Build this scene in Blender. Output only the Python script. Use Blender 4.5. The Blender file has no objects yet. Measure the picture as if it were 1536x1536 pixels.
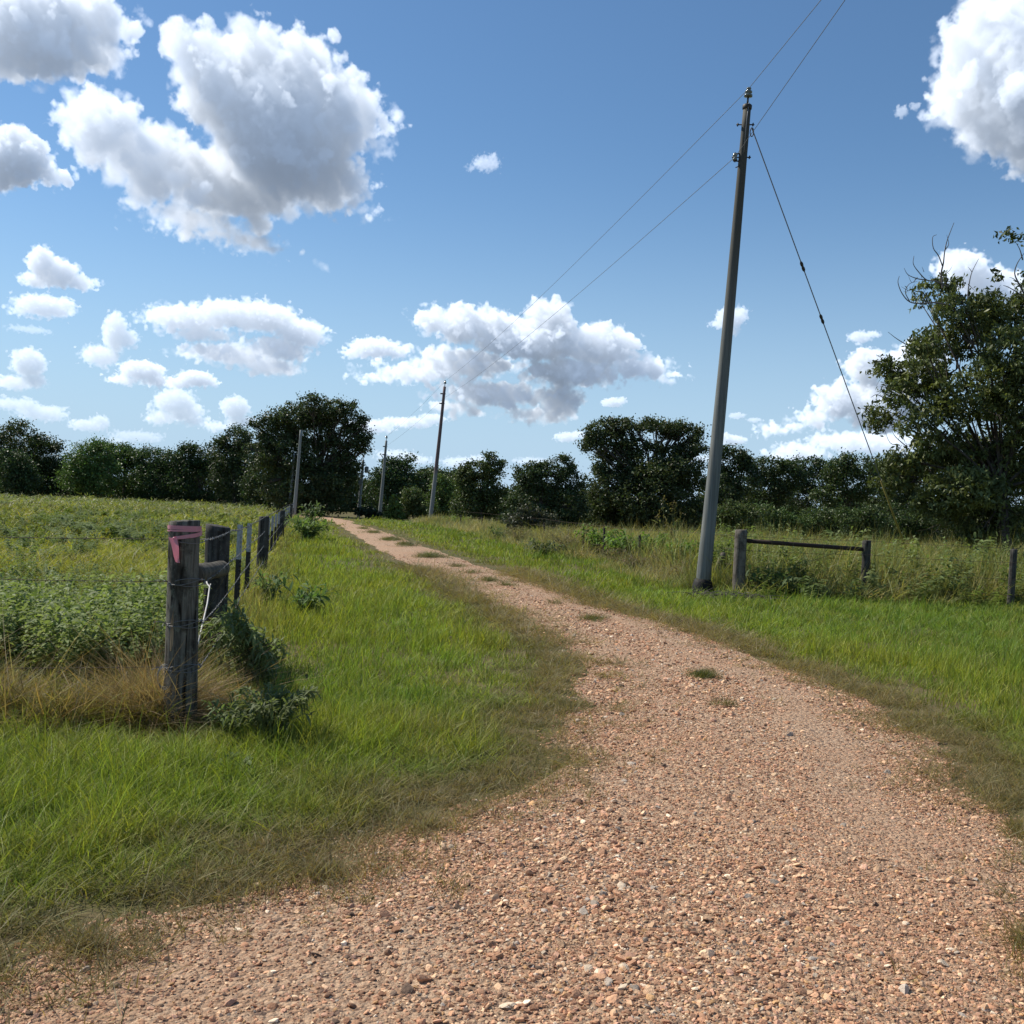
import bpy, math, random
import numpy as np
from mathutils import Vector

R = math.radians
random.seed(7)
scene = bpy.context.scene
col = bpy.context.scene.collection

# ------------------------------------------------------------------ camera
F, CX, CY = 1540.0, 768.0, 768.0          # focal length and centre in photo pixels
EYE = 1.6
ROLL, PITCH = R(2.5), math.atan(-10 / 1540.0)
_fwd = Vector((0, math.cos(PITCH), math.sin(PITCH)))
_up0 = Vector((0, -math.sin(PITCH), math.cos(PITCH)))
_r0 = Vector((1, 0, 0))
_right = _r0 * math.cos(ROLL) + _up0 * math.sin(ROLL)
_up = _up0 * math.cos(ROLL) - _r0 * math.sin(ROLL)
CAM = Vector((0, 0, EYE))
cam_data = bpy.data.cameras.new('camera')
cam_data.sensor_width = 36.0
cam_data.lens = 36.0 * F / 1536.0
cam_data.clip_start = 0.05
cam_data.clip_end = 6000
cam = bpy.data.objects.new('camera', cam_data)
col.objects.link(cam)
from mathutils import Matrix
cam.matrix_world = Matrix((
    (_right.x, _up.x, -_fwd.x, CAM.x),
    (_right.y, _up.y, -_fwd.y, CAM.y),
    (_right.z, _up.z, -_fwd.z, CAM.z),
    (0, 0, 0, 1)))
scene.camera = cam


def ray(px, py):
    return (_fwd + _right * ((px - CX) / F) + _up * ((CY - py) / F))


def ground(px, py, z=0.0):
    """point of the ground plane seen at a photo pixel (used to survey the site)"""
    d = ray(px, py)
    return CAM + d * ((z - EYE) / d.z)


def at(px, py, Y):
    """point at depth Y (metres ahead) seen at a photo pixel"""
    d = ray(px, py)
    return CAM + d * (Y / d.y)


SUN_AZ, SUN_EL = R(-62), R(47)             # azimuth measured from straight ahead, left negative
SUN = Vector((math.sin(SUN_AZ) * math.cos(SUN_EL), math.cos(SUN_AZ) * math.cos(SUN_EL), math.sin(SUN_EL)))

# ------------------------------------------------------------------ render settings
scene.render.engine = 'CYCLES'
scene.view_settings.view_transform = 'Standard'
scene.view_settings.look = 'None'
scene.view_settings.gamma = 1.0
scene.view_settings.exposure = 0.1
scene.view_settings.use_curve_mapping = False
cy = scene.cycles
cy.max_bounces = 6
cy.diffuse_bounces = 3
cy.glossy_bounces = 2
cy.transmission_bounces = 3
cy.transparent_max_bounces = 6
cy.use_denoising = True
cy.sample_clamp_indirect = 6.0

# ------------------------------------------------------------------ node helper


class NG:
    """tiny builder for math-heavy node trees"""

    def __init__(self, tree):
        self.t = tree

    def new(self, kind, **props):
        n = self.t.nodes.new(kind)
        for k, v in props.items():
            setattr(n, k, v)
        return n

    def link(self, a, b):
        self.t.links.new(a, b)

    def put(self, sock, v):
        if isinstance(v, bpy.types.NodeSocket):
            self.link(v, sock)
        elif v is not None:
            sock.default_value = v

    def m(self, op, a, b=None, c=None, clamp=False):
        n = self.new('ShaderNodeMath', operation=op)
        n.use_clamp = clamp
        self.put(n.inputs[0], a)
        if b is not None:
            self.put(n.inputs[1], b)
        if c is not None:
            self.put(n.inputs[2], c)
        return n.outputs[0]

    def v(self, op, a, b=None, scale=None):
        n = self.new('ShaderNodeVectorMath', operation=op)
        self.put(n.inputs[0], a)
        if b is not None:
            self.put(n.inputs[1], b)
        if scale is not None:
            self.put(n.inputs['Scale'], scale)
        return n.outputs['Value'] if op in ('LENGTH', 'DOT_PRODUCT', 'DISTANCE') else n.outputs['Vector']

    def xyz(self, x, y, z):
        n = self.new('ShaderNodeCombineXYZ')
        for i, q in enumerate((x, y, z)):
            self.put(n.inputs[i], q)
        return n.outputs[0]

    def sep(self, vec):
        n = self.new('ShaderNodeSeparateXYZ')
        self.put(n.inputs[0], vec)
        return n.outputs

    def noise(self, vec, scale, detail=4.0, rough=0.5, dims='3D', dist=0.0, kind='FBM', out='Fac'):
        n = self.new('ShaderNodeTexNoise', noise_dimensions=dims, noise_type=kind)
        self.put(n.inputs['Vector'], vec)
        n.inputs['Scale'].default_value = scale
        n.inputs['Detail'].default_value = detail
        n.inputs['Roughness'].default_value = rough
        n.inputs['Distortion'].default_value = dist
        return n.outputs[out]

    def voro(self, vec, scale, detail=0.0, rough=0.5, dims='2D', feature='F1', out='Distance', rand=1.0):
        n = self.new('ShaderNodeTexVoronoi', voronoi_dimensions=dims, feature=feature)
        self.put(n.inputs['Vector'], vec)
        n.inputs['Scale'].default_value = scale
        if 'Detail' in n.inputs:
            n.inputs['Detail'].default_value = detail
            n.inputs['Roughness'].default_value = rough
        n.inputs['Randomness'].default_value = rand
        return n.outputs[out]

    def ramp(self, val, a, b, lo=0.0, hi=1.0, smooth=True):
        n = self.new('ShaderNodeMapRange')
        n.interpolation_type = 'SMOOTHSTEP' if smooth else 'LINEAR'
        n.clamp = True
        self.put(n.inputs['Value'], val)
        for k, q in (('From Min', a), ('From Max', b), ('To Min', lo), ('To Max', hi)):
            self.put(n.inputs[k], q)
        return n.outputs['Result']

    def mix(self, f, a, b):
        n = self.new('ShaderNodeMix', data_type='RGBA')
        n.clamp_factor = True
        self.put(n.inputs[0], f)
        for s, q in ((6, a), (7, b)):
            if isinstance(q, tuple) and len(q) == 3:
                q = q + (1.0,)
            self.put(n.inputs[s], q)
        return n.outputs[2]
# ------------------------------------------------------------------ sun and sky
sun_data = bpy.data.lights.new('sun', 'SUN')
sun_data.energy = 5.0
sun_data.angle = R(0.53)
sun_data.color = (1.0, 0.94, 0.84)
sun = bpy.data.objects.new('sun', sun_data)
sun.rotation_euler = SUN.to_track_quat('Z', 'Y').to_euler()
sun.location = (-30, 15, 40)
col.objects.link(sun)

# The cumulus are simulated once: for each cloud a voxel density (billowing puffs plus fractal noise) is lit by the
# sun and the sky by sweeping light through the voxels, then integrated into a small sky map over azimuth/elevation.
SKY_RES = 1180.0                      # pixels per radian
U0, U1, V0, V1 = -1.0, 1.0, -0.03, 0.86


def shift2(a, dy, dx):
    """bilinear shift of a 2-D array, zero filled"""
    iy, ix = int(math.floor(dy)), int(math.floor(dx))
    fy, fx = dy - iy, dx - ix
    p = np.zeros((a.shape[0] + 6, a.shape[1] + 6), a.dtype)
    p[3:-3, 3:-3] = a
    n0, n1 = a.shape

    def s(oy, ox):
        return p[3 - oy:3 - oy + n0, 3 - ox:3 - ox + n1]
    return ((1 - fy) * (1 - fx) * s(iy, ix) + fy * (1 - fx) * s(iy + 1, ix)
            + (1 - fy) * fx * s(iy, ix + 1) + fy * fx * s(iy + 1, ix + 1))


def spectral_noise(shape, steps, rng, beta, lo):
    """fractal noise of unit variance; lo = longest wave in voxels"""
    f = [np.fft.fftfreq(n) / s for n, s in zip(shape[:2], steps[:2])] + [np.fft.rfftfreq(shape[2]) / steps[2]]
    k = np.sqrt(f[0][:, None, None] ** 2 + f[1][None, :, None] ** 2 + f[2][None, None, :] ** 2).astype(np.float32)
    amp = np.where(k > 1.0 / lo, np.maximum(k, 1e-6) ** (-beta), 0.0).astype(np.float32)
    w = rng.standard_normal(shape, dtype=np.float32)
    n = np.fft.irfftn(np.fft.rfftn(w) * amp, s=shape, axes=(0, 1, 2)).astype(np.float32)
    return n / n.std()


def make_cloud(puffs, seed, rough=1.0, dens=1.0, thin=1.0, sub=(9, 7), wdepth=0.85):
    """returns (u0, v0, rgb, alpha) for one cloud; puffs in photo pixels (px, py, rx, ry)"""
    rng = np.random.default_rng(seed)
    P = []
    for (px, py, rx, ry) in puffs:
        q = ray(px, py).normalized()
        cu, cv = math.atan2(q.x, q.y), math.asin(q.z)
        a, b = rx / F, ry / F
        r = math.sqrt(a * b)
        c = rng.uniform(-0.25, 0.25) * r
        P.append((cu, cv, c, a * 0.93, b * 0.93, r * wdepth))
    kids = []
    for (cu, cv, c, a, b, d) in P:                      # billows on the puffs, smaller billows on those
        for i in range(sub[0]):
            e = rng.standard_normal(3)
            e /= np.linalg.norm(e)
            e[1] = e[1] if e[1] > -0.35 else -e[1]
            r = min(a, b) * rng.uniform(0.26, 0.5)
            k1 = (cu + e[0] * a * 0.80, cv + e[1] * b * 0.80, c + e[2] * d * 0.80)
            kids.append(k1 + (r, r * 0.9, r))
            for j in range(sub[1]):
                h = rng.standard_normal(3)
                h /= np.linalg.norm(h)
                r2 = r * rng.uniform(0.22, 0.5)
                kids.append((k1[0] + h[0] * r * 0.76, k1[1] + h[1] * r * 0.72, k1[2] + h[2] * r * 0.76, r2, r2, r2))
    P += kids
    A = np.array(P)
    size = math.sqrt(max(p[2] * p[3] for p in puffs)) / F
    pad = size * 0.45
    u0, u1 = (A[:, 0] - A[:, 3]).min() - pad, (A[:, 0] + A[:, 3]).max() + pad
    v0, v1 = (A[:, 1] - A[:, 4]).min() - pad, (A[:, 1] + A[:, 4]).max() + pad
    w0, w1 = (A[:, 2] - A[:, 5]).min() - pad * .5, (A[:, 2] + A[:, 5]).max() + pad * .5
    u0 = math.floor(u0 * SKY_RES) / SKY_RES
    v0 = math.floor(v0 * SKY_RES) / SKY_RES
    st = 1.0 / SKY_RES
    sw = st * (2.0 if size > 0.03 else 1.3)
    nv, nu, nw = int((v1 - v0) / st) + 1, int((u1 - u0) / st) + 1, int((w1 - w0) / sw) + 1
    D = np.full((nv, nu, nw), -pad, np.float32)
    for (cu, cv, c, a, b, d) in P:
        m = min(a, b, d)
        g_ = 1.0 + pad / m
        i0, i1 = max(0, int((cv - b * g_ - v0) / st)), min(nv, int((cv + b * g_ - v0) / st) + 2)
        j0, j1 = max(0, int((cu - a * g_ - u0) / st)), min(nu, int((cu + a * g_ - u0) / st) + 2)
        k0, k1 = max(0, int((c - d * g_ - w0) / sw)), min(nw, int((c + d * g_ - w0) / sw) + 2)
        if i1 <= i0 or j1 <= j0 or k1 <= k0:
            continue
        y = ((v0 + np.arange(i0, i1) * st - cv) / b).astype(np.float32)
        x = ((u0 + np.arange(j0, j1) * st - cu) / a).astype(np.float32)
        z = ((w0 + np.arange(k0, k1) * sw - c) / d).astype(np.float32)
        r = np.sqrt(y[:, None, None] ** 2 + x[None, :, None] ** 2 + z[None, None, :] ** 2)
        np.maximum(D[i0:i1, j0:j1, k0:k1], (1.0 - r) * m, out=D[i0:i1, j0:j1, k0:k1])
    lo = max(10.0, size * SKY_RES * 0.8)
    n1 = spectral_noise((nv, nu, nw), (1, 1, sw / st), rng, 2.35, lo)
    D += size * 0.105 * rough * (np.abs(n1) - 0.80)
    n2 = spectral_noise((nv, nu, nw), (1, 1, sw / st), rng, 1.9, lo * 0.6)
    D += size * 0.021 * rough * n2
    yy = np.linspace(0, 1, nv, dtype=np.float32)[:, None, None]
    soft = size * 0.15 * (1.0 + 0.6 * n1.clip(-1, 1)) * (1.0 + 1.6 * np.clip(0.55 - yy, 0, 1))
    del n1, n2
    rho = np.clip(D / soft, 0.0, 1.0)
    del D
    sig = dens * (8.0 if size > 0.03 else 4.3) / size                       # extinction per radian
    edge = np.ones((nv, nu, 1), np.float32)
    # sunlight: sweep downwards row by row
    lx = math.sin(SUN_AZ - 0.5 * (u0 + u1)) * math.cos(SUN_EL)
    lz = math.cos(SUN_AZ - 0.5 * (u0 + u1)) * math.cos(SUN_EL)
    ev = 0.5 * (v0 + v1)
    ly = math.sin(SUN_EL) * math.cos(ev) - lz * math.sin(ev)
    lz = lz * math.cos(ev) + math.sin(SUN_EL) * math.sin(ev)
    tau = np.zeros((nv, nu, nw), np.float32)
    amb = np.zeros((nv, nu, nw), np.float32)
    run = np.zeros((nu, nw), np.float32)
    rua = np.zeros((nu, nw), np.float32)
    step = st / ly
    for i in range(nv - 1, -1, -1):
        run = shift2(run, -lx / ly, -lz / ly * st / sw) if i < nv - 1 else run
        run = run + rho[i] * (0.5 * step * sig)
        tau[i] = run
        run = run + rho[i] * (0.5 * step * sig)
        rua = 0.25 * (shift2(rua, 0.9, 0.4) + shift2(rua, -0.9, 0.4) + shift2(rua, 0.9, -0.4) + shift2(rua, -0.9, -0.4))
        rua = rua + rho[i] * (st * sig)
        amb[i] = rua
    low = np.zeros((nv, nu, nw), np.float32)
    rua = np.zeros((nu, nw), np.float32)
    for i in range(nv):
        rua = rua + rho[i] * (st * sig)
        low[i] = rua
    # multiple scattering: a few ever softer, ever weaker octaves of the direct light
    S = 0.74 * np.exp(-0.34 * tau)
    S2 = 0.26 * np.exp(-0.10 * tau) + 0.08 * np.exp(-0.025 * tau)
    Askyc = 0.62 * np.exp(-0.16 * amb) + 0.38 * np.exp(-0.02 * amb)
    Agnd = np.exp(-0.15 * low)
    del tau, amb, low
    a_ = 1.0 - np.exp(-rho * (sig * sw))
    T = np.cumprod(1.0 - a_, axis=2)
    alpha = 1.0 - T[:, :, -1]
    T = np.concatenate([np.ones((nv, nu, 1), np.float32), T[:, :, :-1]], axis=2) * a_
    s_ = (T * S).sum(2)
    d_ = (T * S2).sum(2)
    k_ = (T * Askyc).sum(2)
    g_ = (T * Agnd).sum(2)
    al = np.maximum(alpha, 1e-4)
    rgb = (s_[..., None] * np.array([10.0, 9.85, 9.6], np.float32) + d_[..., None] * np.array([8.9, 9.8, 10.8], np.float32) + k_[..., None] * np.array([1.5, 2.3, 3.7], np.float32)
           + g_[..., None] * np.array([0.5, 0.65, 0.9], np.float32)) / al[..., None]
    return u0, v0, rgb.astype(np.float32), np.clip(alpha * thin, 0, 1).astype(np.float32)


CLOUDS = [
    # (puffs, roughness, density, opacity)
    # far, low cumulus first
    ([(42, 545, 24, 22), (22, 574, 30, 11), (50, 572, 20, 12)], 1.1, .8, .8),
    ([(62, 620, 34, 12), (12, 606, 26, 9), (40, 610, 16, 12)], 1.3, .7, .6),
    ([(132, 638, 28, 9), (150, 632, 14, 9)], 1.2, .7, .6),
    ([(262, 604, 32, 20), (240, 626, 24, 12), (292, 632, 20, 9), (275, 618, 30, 16)], 1.2, .8, .75),
    ([(352, 612, 22, 18), (360, 632, 24, 9), (322, 640, 18, 8)], 1.2, .8, .75),
    ([(205, 655, 34, 8), (180, 660, 20, 6)], 1.4, .6, .4),
    ([(556, 640, 38, 11), (590, 634, 24, 9)], 1.1, .8, .8),
    ([(622, 634, 30, 9), (648, 628, 22, 8)], 1.1, .8, .75),
    ([(596, 684, 34, 9), (626, 690, 24, 7)], 1.3, .6, .55),
    ([(692, 694, 30, 9), (716, 690, 16, 7)], 1.3, .6, .55),
    ([(1098, 660, 22, 8), (1086, 655, 12, 7)], 1.1, .8, .75),
    ([(918, 604, 18, 8), (930, 602, 10, 6)], 1.1, .8, .75),
    ([(850, 656, 20, 8), (866, 652, 14, 6)], 1.3, .7, .7),
    ([(45, 495, 26, 5), (25, 492, 14, 4)], 1.4, .4, .4),
    ([(1105, 624, 14, 5), (1130, 630, 12, 4)], 1.4, .5, .5),
    ([(800, 692, 30, 6), (1060, 688, 34, 6)], 1.4, .5, .45),
    ([(1285, 664, 70, 15), (1200, 678, 40, 15), (1170, 684, 26, 9), (1340, 665, 50, 16)], 1.1, .9, .85),
    # middle distance
    ([(85, 410, 30, 22), (62, 396, 20, 24), (118, 424, 26, 12), (55, 420, 26, 12)], 1.0, 1, .97),
    ([(65, 460, 42, 16), (92, 458, 18, 12), (30, 466, 18, 7)], 1.1, .9, .92),
    ([(280, 478, 68, 20), (340, 470, 50, 22), (390, 476, 60, 24), (450, 500, 42, 24), (350, 532, 84, 16), (405, 550, 50, 16),
      (300, 500, 50, 12), (420, 524, 50, 20)], 1.0, 1, .97),
    ([(172, 500, 18, 32), (150, 534, 28, 16), (190, 510, 14, 14)], 1.2, .7, .85),
    ([(212, 556, 34, 16), (185, 570, 26, 8), (235, 572, 30, 9)], 1.0, 1, .95),
    ([(292, 568, 28, 13), (268, 574, 20, 9), (315, 575, 14, 6)], 1.0, 1, .95),
    ([(562, 522, 42, 16), (530, 530, 22, 9), (595, 528, 22, 11)], 1.0, 1, .95),
    ([(648, 482, 30, 22), (695, 488, 50, 30), (745, 500, 50, 34), (822, 474, 40, 26), (800, 510, 90, 34), (900, 520, 62, 34),
      (955, 552, 52, 18), (990, 566, 30, 9), (640, 560, 80, 14), (575, 566, 46, 9), (740, 592, 90, 20), (840, 604, 34, 32),
      (700, 545, 80, 24), (860, 560, 80, 24), (800, 622, 50, 12), (690, 610, 40, 12)], 1.0, 1, .97),
    ([(1095, 478, 24, 16), (1078, 486, 16, 7), (1110, 470, 12, 10), (1100, 498, 10, 8)], 1.2, .7, .8),
    ([(1440, 402, 38, 26), (1482, 424, 50, 22), (1540, 440, 40, 24)], 1.0, 1, .95),
    ([(1290, 506, 18, 9), (1308, 502, 12, 6)], 1.2, .6, .75),
    ([(1300, 550, 34, 28), (1260, 600, 42, 26), (1220, 628, 30, 14), (1320, 610, 54, 40), (1160, 645, 26, 10), (1370, 560, 40, 50),
      (1190, 640, 22, 10)], 1.0, 1, .95),
    ([(728, 246, 22, 11), (738, 238, 10, 8), (706, 252, 8, 5)], 1.6, .35, .6),
    # near, high in the frame
    ([(50, 45, 96, 62), (0, 70, 70, 45), (140, 30, 44, 44), (160, 84, 30, 28), (95, 100, 40, 16), (200, 30, 10, 10)], .9, 1, 1),
    ([(15, 236, 52, 42), (-20, 255, 50, 30), (76, 264, 26, 15), (48, 240, 28, 22)], 1.0, 1, .98),
    ([(430, 200, 112, 104), (345, 132, 80, 74), (288, 80, 38, 42), (388, 76, 54, 40), (462, 100, 50, 44), (512, 180, 52, 66),
      (150, 192, 62, 52), (215, 235, 76, 50), (340, 275, 130, 54), (475, 268, 84, 50), (290, 328, 84, 26), (365, 358, 56, 22),
      (536, 316, 30, 11), (576, 202, 16, 17), (400, 372, 30, 10)], .9, 1.15, 1),
    ([(1500, 80, 74, 76), (1448, 146, 58, 46), (1495, 192, 64, 40), (1570, 140, 90, 110), (1425, 165, 40, 22), (1540, 230, 16, 20),
      (1478, 30, 44, 40)], .9, 1, 1),
    ([(1352, 168, 10, 8), (1372, 160, 8, 6)], 1.6, .3, .5),
    # a few more out of frame, for anyone who turns the head
    ([(-420, 300, 120, 60), (-330, 330, 90, 40), (-500, 330, 90, 36)], 1.0, 1, 1),
    ([(-250, 470, 80, 30), (-180, 490, 50, 20), (-320, 490, 60, 18)], 1.0, 1, .95),
    ([(1850, 430, 110, 46), (1940, 470, 90, 30), (1760, 470, 80, 22)], 1.0, 1, .97),
    ([(2000, 200, 110, 80), (2090, 240, 90, 50), (1920, 250, 80, 40)], 1.0, 1, 1),
]


def make_sky_map():
    nu, nv = int((U1 - U0) * SKY_RES), int((V1 - V0) * SKY_RES)
    img = np.zeros((nv, nu, 4), np.float32)
    for i, (puffs, rough, dens, thin) in enumerate(CLOUDS):
        big = max(p[2] * p[3] for p in puffs) > 3000
        u0, v0, rgb, al = make_cloud(puffs, 100 + i, rough, dens, thin, sub=(14, 7) if big else (9, 5))
        i0, j0 = int(round((v0 - V0) * SKY_RES)), int(round((u0 - U0) * SKY_RES))
        h, w = al.shape
        a0, b0 = max(0, -i0), max(0, -j0)
        a1, b1 = min(h, nv - i0), min(w, nu - j0)
        if a1 <= a0 or b1 <= b0:
            continue
        dst = img[i0 + a0:i0 + a1, j0 + b0:j0 + b1]
        al_, rgb_ = al[a0:a1, b0:b1, None], rgb[a0:a1, b0:b1]
        out_a = al_ + dst[..., 3:] * (1 - al_)
        dst[..., :3] = (rgb_ * al_ + dst[..., :3] * dst[..., 3:] * (1 - al_)) / np.maximum(out_a, 1e-5)
        dst[..., 3:] = out_a
    return img


def build_world(sky_map):
    w = bpy.data.worlds.new('World')
    scene.world = w
    w.use_nodes = True
    t = w.node_tree
    t.nodes.clear()
    g = NG(t)
    tc = g.new('ShaderNodeTexCoord')
    s = g.sep(tc.outputs['Generated'])
    u = g.m('ARCTAN2', s[0], s[1])
    v = g.m('ARCSINE', s[2])
    sky = g.new('ShaderNodeTexSky', sky_type='NISHITA')
    sky.sun_disc = False
    sky.sun_elevation = SUN_EL
    sky.sun_rotation = SUN_AZ
    sky.altitude = 50
    sky.air_density = 1.0
    sky.dust_density = 0.15
    sky.ozone_density = 3.0
    # hazy pale blue air low over the horizon
    f = g.ramp(v, -0.02, 0.42, 1.0, 0.0)
    f = g.m('MULTIPLY', f, f)
    clear = g.v('MULTIPLY', sky.outputs['Color'], (0.80, 0.985, 1.075))
    air = g.mix(f, clear, (4.5, 6.2, 8.0))
    h, wd = sky_map.shape[:2]
    rgb = sky_map.copy()
    rgb[..., :3] *= 0.1
    im = bpy.data.images.new('cumulus', wd, h, alpha=True, float_buffer=True)
    im.colorspace_settings.name = 'Non-Color'
    im.alpha_mode = 'CHANNEL_PACKED'
    im.pixels.foreach_set(rgb.ravel())
    im.update()
    im.pack()
    tex = g.new('ShaderNodeTexImage')
    tex.image = im
    tex.extension = 'CLIP'
    tex.interpolation = 'Linear'
    g.link(g.xyz(g.m('MULTIPLY_ADD', u, 1 / (U1 - U0), -U0 / (U1 - U0)),
                 g.m('MULTIPLY_ADD', v, 1 / (V1 - V0), -V0 / (V1 - V0)), 0.0), tex.inputs['Vector'])
    cl = g.v('SCALE', tex.outputs['Color'], scale=10.0)
    colour = g.mix(tex.outputs['Alpha'], air, cl)
    bg = g.new('ShaderNodeBackground')
    g.link(colour, bg.inputs['Color'])
    bg.inputs['Strength'].default_value = 0.1
    out = g.new('ShaderNodeOutputWorld')
    g.link(bg.outputs[0], out.inputs['Surface'])
    w.cycles.sampling_method = 'MANUAL'
    w.cycles.sample_map_resolution = 512
build_world(make_sky_map())
# ------------------------------------------------------------------ mesh helpers
class MB:
    """collects shapes into ONE mesh object"""

    def __init__(self):
        self.v, self.f, self.mi = [], [], []

    def add(self, verts, faces, mi=0):
        o = len(self.v)
        self.v += [tuple(p) for p in verts]
        self.f += [tuple(i + o for i in q) for q in faces]
        self.mi += [mi] * len(faces)

    def tube(self, pts, rad, n=8, caps=True, mi=0, jitter=0.0, rng=None, twist=None):
        pts = [Vector(p) for p in pts]
        if not hasattr(rad, '__len__'):
            rad = [rad] * len(pts)
        o = len(self.v)
        ref = Vector((1, 0, 0))
        for i, p in enumerate(pts):
            t = (pts[min(i + 1, len(pts) - 1)] - pts[max(i - 1, 0)]).normalized()
            if abs(t.dot(ref)) > 0.95:
                ref = Vector((0, 1, 0)) if abs(t.y) < 0.9 else Vector((0, 0, 1))
            a = (ref - t * ref.dot(t)).normalized()
            b = t.cross(a)
            ref = a
            for k in range(n):
                th = 2 * math.pi * k / n
                r = rad[i] * (1 + (rng.uniform(-jitter, jitter) if jitter else 0))
                self.v.append(tuple(p + (a * math.cos(th) + b * math.sin(th)) * r))
        for i in range(len(pts) - 1):
            for k in range(n):
                k2 = (k + 1) % n
                self.f.append((o + i * n + k, o + i * n + k2, o + (i + 1) * n + k2, o + (i + 1) * n + k))
                self.mi.append(mi)
        if caps:
            self.f.append(tuple(o + k for k in reversed(range(n))))
            self.f.append(tuple(o + (len(pts) - 1) * n + k for k in range(n)))
            self.mi += [mi, mi]

    def box(self, c, s, rz=0.0, mi=0):
        c = Vector(c)
        x, y, z = s[0] / 2, s[1] / 2, s[2] / 2
        q = [(-x, -y, -z), (x, -y, -z), (x, y, -z), (-x, y, -z), (-x, -y, z), (x, -y, z), (x, y, z), (-x, y, z)]
        cr, sr = math.cos(rz), math.sin(rz)
        self.add([(c.x + a * cr - b * sr, c.y + a * sr + b * cr, c.z + d) for a, b, d in q],
                 [(0, 3, 2, 1), (4, 5, 6, 7), (0, 1, 5, 4), (1, 2, 6, 5), (2, 3, 7, 6), (3, 0, 4, 7)], mi)

    def lathe(self, base, axis, prof, n=16, mi=0):
        """prof: list of (height along axis, radius)"""
        axis = Vector(axis).normalized()
        self.tube([Vector(base) + axis * h for h, r in prof], [r for h, r in prof], n, True, mi)

    def build(self, name, mats, parent=None, smooth=True, loc=None):
        me = bpy.data.meshes.new(name)
        off = Vector(loc) if loc is not None else (parent.location if parent is not None else Vector((0, 0, 0)))
        if parent is not None:
            p, off = parent, Vector((0, 0, 0))
            while p is not None:
                off = off + p.location
                p = p.parent
        me.from_pydata([(x - off.x, y - off.y, z - off.z) for x, y, z in self.v], [], self.f)
        if not isinstance(mats, (list, tuple)):
            mats = [mats]
        for m in mats:
            me.materials.append(m)
        if len(mats) > 1:
            me.polygons.foreach_set('material_index', self.mi)
        if smooth:
            me.polygons.foreach_set('use_smooth', [True] * len(me.polygons))
        me.update()
        o = bpy.data.objects.new(name, me)
        col.objects.link(o)
        if parent is not None:
            o.parent = parent
        elif loc is not None:
            o.location = loc
        return o


def np_mesh(name, V, Fq, mats, parent=None, attrs=None, smooth=False, link=True):
    """fast mesh of polygons with equal side count; Fq is an (n, k) index array; attrs: name -> (n_verts, 3)"""
    me = bpy.data.meshes.new(name)
    V = np.asarray(V, np.float32)
    Fq = np.asarray(Fq, np.int32)
    n, k = Fq.shape
    me.vertices.add(len(V))
    me.vertices.foreach_set('co', V.ravel())
    me.loops.add(n * k)
    me.loops.foreach_set('vertex_index', Fq.ravel())
    me.polygons.add(n)
    me.polygons.foreach_set('loop_start', np.arange(0, n * k, k, dtype=np.int32))
    me.update(calc_edges=True)
    for a, val in (attrs or {}).items():
        at_ = me.attributes.new(a, 'FLOAT_VECTOR', 'POINT')
        at_.data.foreach_set('vector', np.asarray(val, np.float32).ravel())
    if smooth:
        me.polygons.foreach_set('use_smooth', np.ones(n, bool))
    if not isinstance(mats, (list, tuple)):
        mats = [mats]
    for m in mats:
        me.materials.append(m)
    o = bpy.data.objects.new(name, me)
    if link:
        col.objects.link(o)
    if parent is not None:
        o.parent = parent
    return o


def tag(o, label=None, cat=None, group=None, kind=None):
    if label:
        o['label'] = label
    if cat:
        o['category'] = cat
    if group:
        o['group'] = group
    if kind:
        o['kind'] = kind
    return o


def thing(name, label, cat, loc, group=None):
    o = bpy.data.objects.new(name, None)
    o.empty_display_size = 0.2
    o.location = loc
    col.objects.link(o)
    return tag(o, label, cat, group)


# ------------------------------------------------------------------ materials
def new_mat(name):
    m = bpy.data.materials.new(name)
    m.use_nodes = True
    t = m.node_tree
    for n in list(t.nodes):
        t.nodes.remove(n)
    g = NG(t)
    out = g.new('ShaderNodeOutputMaterial')
    return m, g, out


def bump(g, h, strength, dist):
    b = g.new('ShaderNodeBump')
    b.inputs['Strength'].default_value = strength
    b.inputs['Distance'].default_value = dist
    g.put(b.inputs['Height'], h)
    return b.outputs[0]


def pbr(g, out, color, rough=0.8, normal=None, spec=0.3, metal=0.0):
    p = g.new('ShaderNodeBsdfPrincipled')
    g.put(p.inputs['Base Color'], color if not (isinstance(color, tuple) and len(color) == 3) else color + (1.0,))
    g.put(p.inputs['Roughness'], rough)
    p.inputs['Specular IOR Level'].default_value = spec
    p.inputs['Metallic'].default_value = metal
    if normal is not None:
        g.link(normal, p.inputs['Normal'])
    g.link(p.outputs[0], out.inputs['Surface'])
    return p


def objco(g):
    return g.new('ShaderNodeTexCoord').outputs['Object']


def worldco(g):
    return g.new('ShaderNodeNewGeometry').outputs['Position']


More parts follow.
